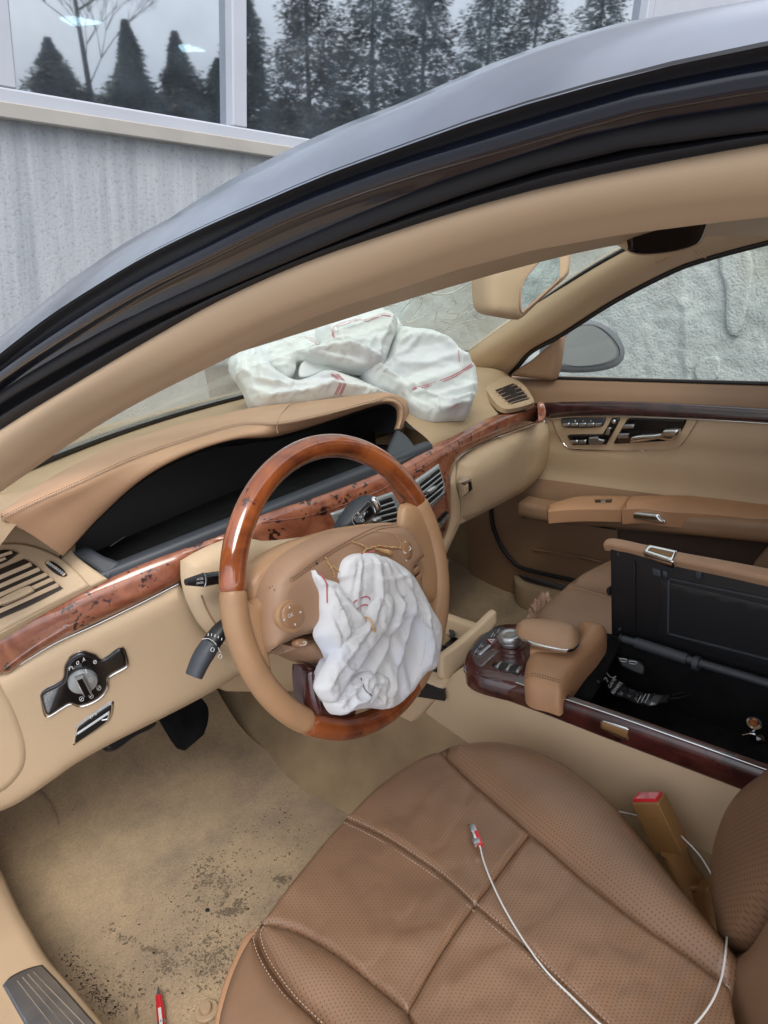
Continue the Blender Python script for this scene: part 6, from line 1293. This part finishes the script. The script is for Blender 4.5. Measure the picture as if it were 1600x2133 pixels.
line('print_curl', [(1255,1405),(1262,1400),(1268,1407),(1275,1412),(1283,1409)], PZ(.2825), .0011, 'white', wrp, lift=.0, n=20); line('print_curl', [(1256,1416),(1262,1412),(1266,1420)], PZ(.2825), .0012, 'white', wrp, lift=0, n=10)
lg = empty('lighter_socket', hit((1575,1525), PZ(.28))); tag(lg, 'small chrome and copper plug at the right end of the console bin', 'plug')
gl0 = hit((1568,1512), PX(.44)); lathe('socket_barrel', gl0, (-.3,-.3,.9), [(.009,-.012),(.009,0),(.0105,.002),(.0105,.008),(.007,.009),(.006,.004),(.001,.004)], 'chrome', lg, 24)
lathe('socket_core', gl0+V((-.001,-.001,.005)), (-.3,-.3,.9), [(.0055,-.004),(.0055,.003),(.001,.004)], mat('copper_contact', (.8,.35,.15), .3, 1) , lg, 14)
gl1 = hit((1582,1538), PX(.43)); lathe('socket_barrel', gl1, (-.6,-.5,.5), [(.008,-.012),(.008,0),(.006,.004),(.001,.005)], 'blackg', lg, 20); tube('socket_clip', [hit((1548,1532), PX(.43)), hit((1572,1530), PX(.43)), hit((1585,1548), PX(.43))], .0025, 'chrome', lg, 12)
cp = hit((1539,1494), PZ(.232)); o = box('paper_scrap', cp, (.003,.001,0), (0,.002,.001), (0,0,.001), 'cable', None, .0005); tag(o, 'tiny white paper scrap on the black bin floor', 'scrap')
# crumpled paper bag
pc = hit((1127,1266), PZ(.19)); 
bm = bmesh.new(); bmesh.ops.create_icosphere(bm, subdivisions=5, radius=1)
for v_ in bm.verts:
    n_ = v_.co.copy(); k = .75 + .55*(1-abs(noise.noise(n_*2.6+V((3,1,7))))*3) *.35 + .28*abs(noise.noise(n_*5.5)) ; ed = 1-abs(noise.noise(n_*4.2+V((9,2,1))))*4
    k += max(0, ed)*.10
    v_.co = V((n_.x*.040*k, n_.y*.036*k, n_.z*.10*k))
me = bpy.data.meshes.new('paper_bag'); bm.to_mesh(me); bm.free()
o = link(me, 'paper_bag', 'paper', None, True, 25); o.location = (pc.x, pc.y, .115); tag(o, 'crumpled brown paper bag wedged in front of the passenger seat', 'paper bag')
o2 = bpy.data.objects.new('paper_scrap', me.copy()); COL.objects.link(o2); pc2 = hit((1150,1248), PZ(.21)); o2.location = (pc2.x, pc2.y+.01, .16); o2.scale = (.55,.55,.6); o2.rotation_euler = (.3,.2,2.); tag(o2, 'small twist of brown paper behind the crumpled paper bag', 'paper')
# ---- dirt: crumbs, leaves and grit on the carpet, trodden stains
rd = random.Random(11)
def crumbs(name, spots, m, smin, smax, flat=.5, zf=.002, lab=None, aspect=1.):
    vs = []; fs = []
    for (x, y, sx, sy, rot, n) in spots:
        for _ in range(n):
            a, b = rd.gauss(0, 1)*sx, rd.gauss(0, 1)*sy
            q = (x+a*math.cos(rot)-b*math.sin(rot), y+a*math.sin(rot)+b*math.cos(rot))
            p = hit(q, lambda p: p.z-(zf if p.y < .45 else zf+.9*max(0, p.y-.60)**1.1*1.0))
            s = rd.uniform(smin, smax)*(1 if rd.random() < .85 else 1.8); al = rd.uniform(0, 6.283); u = V((math.cos(al), math.sin(al), rd.uniform(-.2,.2)))*s*aspect; w2 = V((-math.sin(al), math.cos(al), rd.uniform(-.2,.2)))*s*rd.uniform(.4,1); t = V((0,0,s*flat)); k = len(vs)
            vs.extend([p+u, p+w2, p-u*.8, p-w2*.7, p+t]); fs.extend([(k,k+1,k+4),(k+1,k+2,k+4),(k+2,k+3,k+4),(k+3,k,k+4)])
    me = bpy.data.meshes.new(name); me.from_pydata(vs, [], fs); o = link(me, name, m, None, False); tag(o, lab, 'dirt', kind='stuff'); return o
edge = [(50+18*i, 1880+21*i+ (6 if i > 3 else 0), 9, 14, .8, 75) for i in range(4)] + [(118+17*i, 1965+20*i, 8, 13, .85, 60) for i in range(8)]
crumbs('dark_crumbs', edge + [(385,1570,18,14,.5,110), (470,1630,34,24,.4,170), (560,1660,60,30,.3,70), (900,0,0,0,0,0), (300,1900,180,130,0,90), (450,1800,150,100,0,70), (150,1700,30,40,0,30), (480,1980,70,70,0,60), (330,2080,80,30,0,30)], 'grime', .0006, .0017, .6, .001, 'dark crumbs and leaf bits strewn over the driver floor carpet')
crumbs('pale_grit', edge[:] and [(x, y, a, b, r, max(1, n//5)) for x, y, a, b, r, n in edge] + [(385,1575,18,14,.5,30), (470,1635,40,28,.4,50), (300,1950,200,120,0,50), (540,1690,70,40,.3,30), (440,2010,50,60,0,40)], 'grit', .0006, .0014, .6, .001, 'pale sand and grit scattered on the driver floor carpet')
MT['smear'] = mat('trodden_dirt', (.17,.13,.09), .98, spec=.05)
st_ = []
for i in range(9):      # tread print
    t = i/8; x, y = 352+130*t, 1757+120*t**1.1; st_ += [(x+10+rd.uniform(-9,9), y+2+rd.uniform(-8,8), rd.uniform(6,14), rd.uniform(3,6), -.95+rd.uniform(-.3,.3), rd.randint(20,60)), (x+26+rd.uniform(-12,12), y-14+rd.uniform(-12,12), rd.uniform(5,14), rd.uniform(3,8), -.9+rd.uniform(-.4,.4), rd.randint(8,30))]
st_ += [(480,1898,16,5,-.1,160), (430,1960,70,44,0,260), (460,2010,46,30,.2,330), (320,1980,14,3,.3,80), (345,2015,12,8,0,60), (215,1933,12,6,0,50), (585,1830,12,5,0,90), (420,1830,24,40,-.5,200), (262,1955,14,5,.2,50), (300,1850,90,30,-.3,200), (110,1700,30,30,0,60), (90,1790,20,40,0,40),(530,1750,60,50,0,160), (400,1700,90,40,.2,160), (250,2050,60,30,0,120), (500,1660,60,40,0,200)]
crumbs('trodden_stains', st_, 'smear', .0008, .0024, .12, .0008, 'dark trodden stains and a tread print on the beige carpet', 1.3)
crumbs('passenger_floor_dirt', [(1010,1262,45,14,.2,120), (1060,1285,30,8,.3,60), (960,1250,20,10,0,40)], 'grime', .001, .0026, .5, .002, 'dark crumbs on the passenger floor carpet')
for p_, lb in (((432,1896), 'round black button or pebble on the driver floor carpet'),):
    c_ = hit(p_, PZ(.001)); o = lathe('dark_pebble', c_, (0,0,1), [(.0036,0),(.0034,.0015),(.0015,.0025),(.0003,.0026)], 'black', None, 14); tag(o, lb, 'pebble')
# ---- bonnet and outer body the cabin hangs on
bo = empty('body_shell', (.41, 1.6, .3), car)
box('dash_end_block', (-.375, .60, .50), (.03,0,0), (0,.14,0), (0,0,.22), 'trim', bo, .02, 3)
sheet('bonnet', [[V((x, .80-.2*((x-.41)/.8)**2, .66)) for x in (-.4,0,.41,.8,1.22)], [V((x, 1.2, .64-.05*((x-.41)/.8)**2)) for x in (-.42,0,.41,.8,1.24)], [V((x, 1.7, .57-.05*((x-.41)/.8)**2)) for x in (-.42,0,.41,.8,1.24)], [V((x, 2.05, .45-.05*((x-.41)/.8)**2)) for x in (-.38,0,.41,.8,1.2)]], 'paintd', bo, 30, 24)
box('front_end', (.41, 2.03, .1), (.78,0,0), (0,.05,0), (0,0,.32), 'paintd', bo, .03, 3)
for s_, x in ((-1, -.42), (1, 1.24)): box('wing', (x, 1.28, .24), (.02,0,0), (0,.80,0), (0,0,.42), 'paintd', bo, .015)
box('sill_body', (-.50, -.1, -.03), (.06,0,0), (0,.75,0), (0,0,.09), 'paintd', bo, .02); box('door_skin', (1.17, -.2, .25), (.03,0,0), (0,.75,0), (0,0,.38), 'paintd', bo, .02)
box('rear_bulkhead', (.41, -1.45, .35), (.72,0,0), (0,.03,0), (0,0,.38), 'arm', bo, .01)
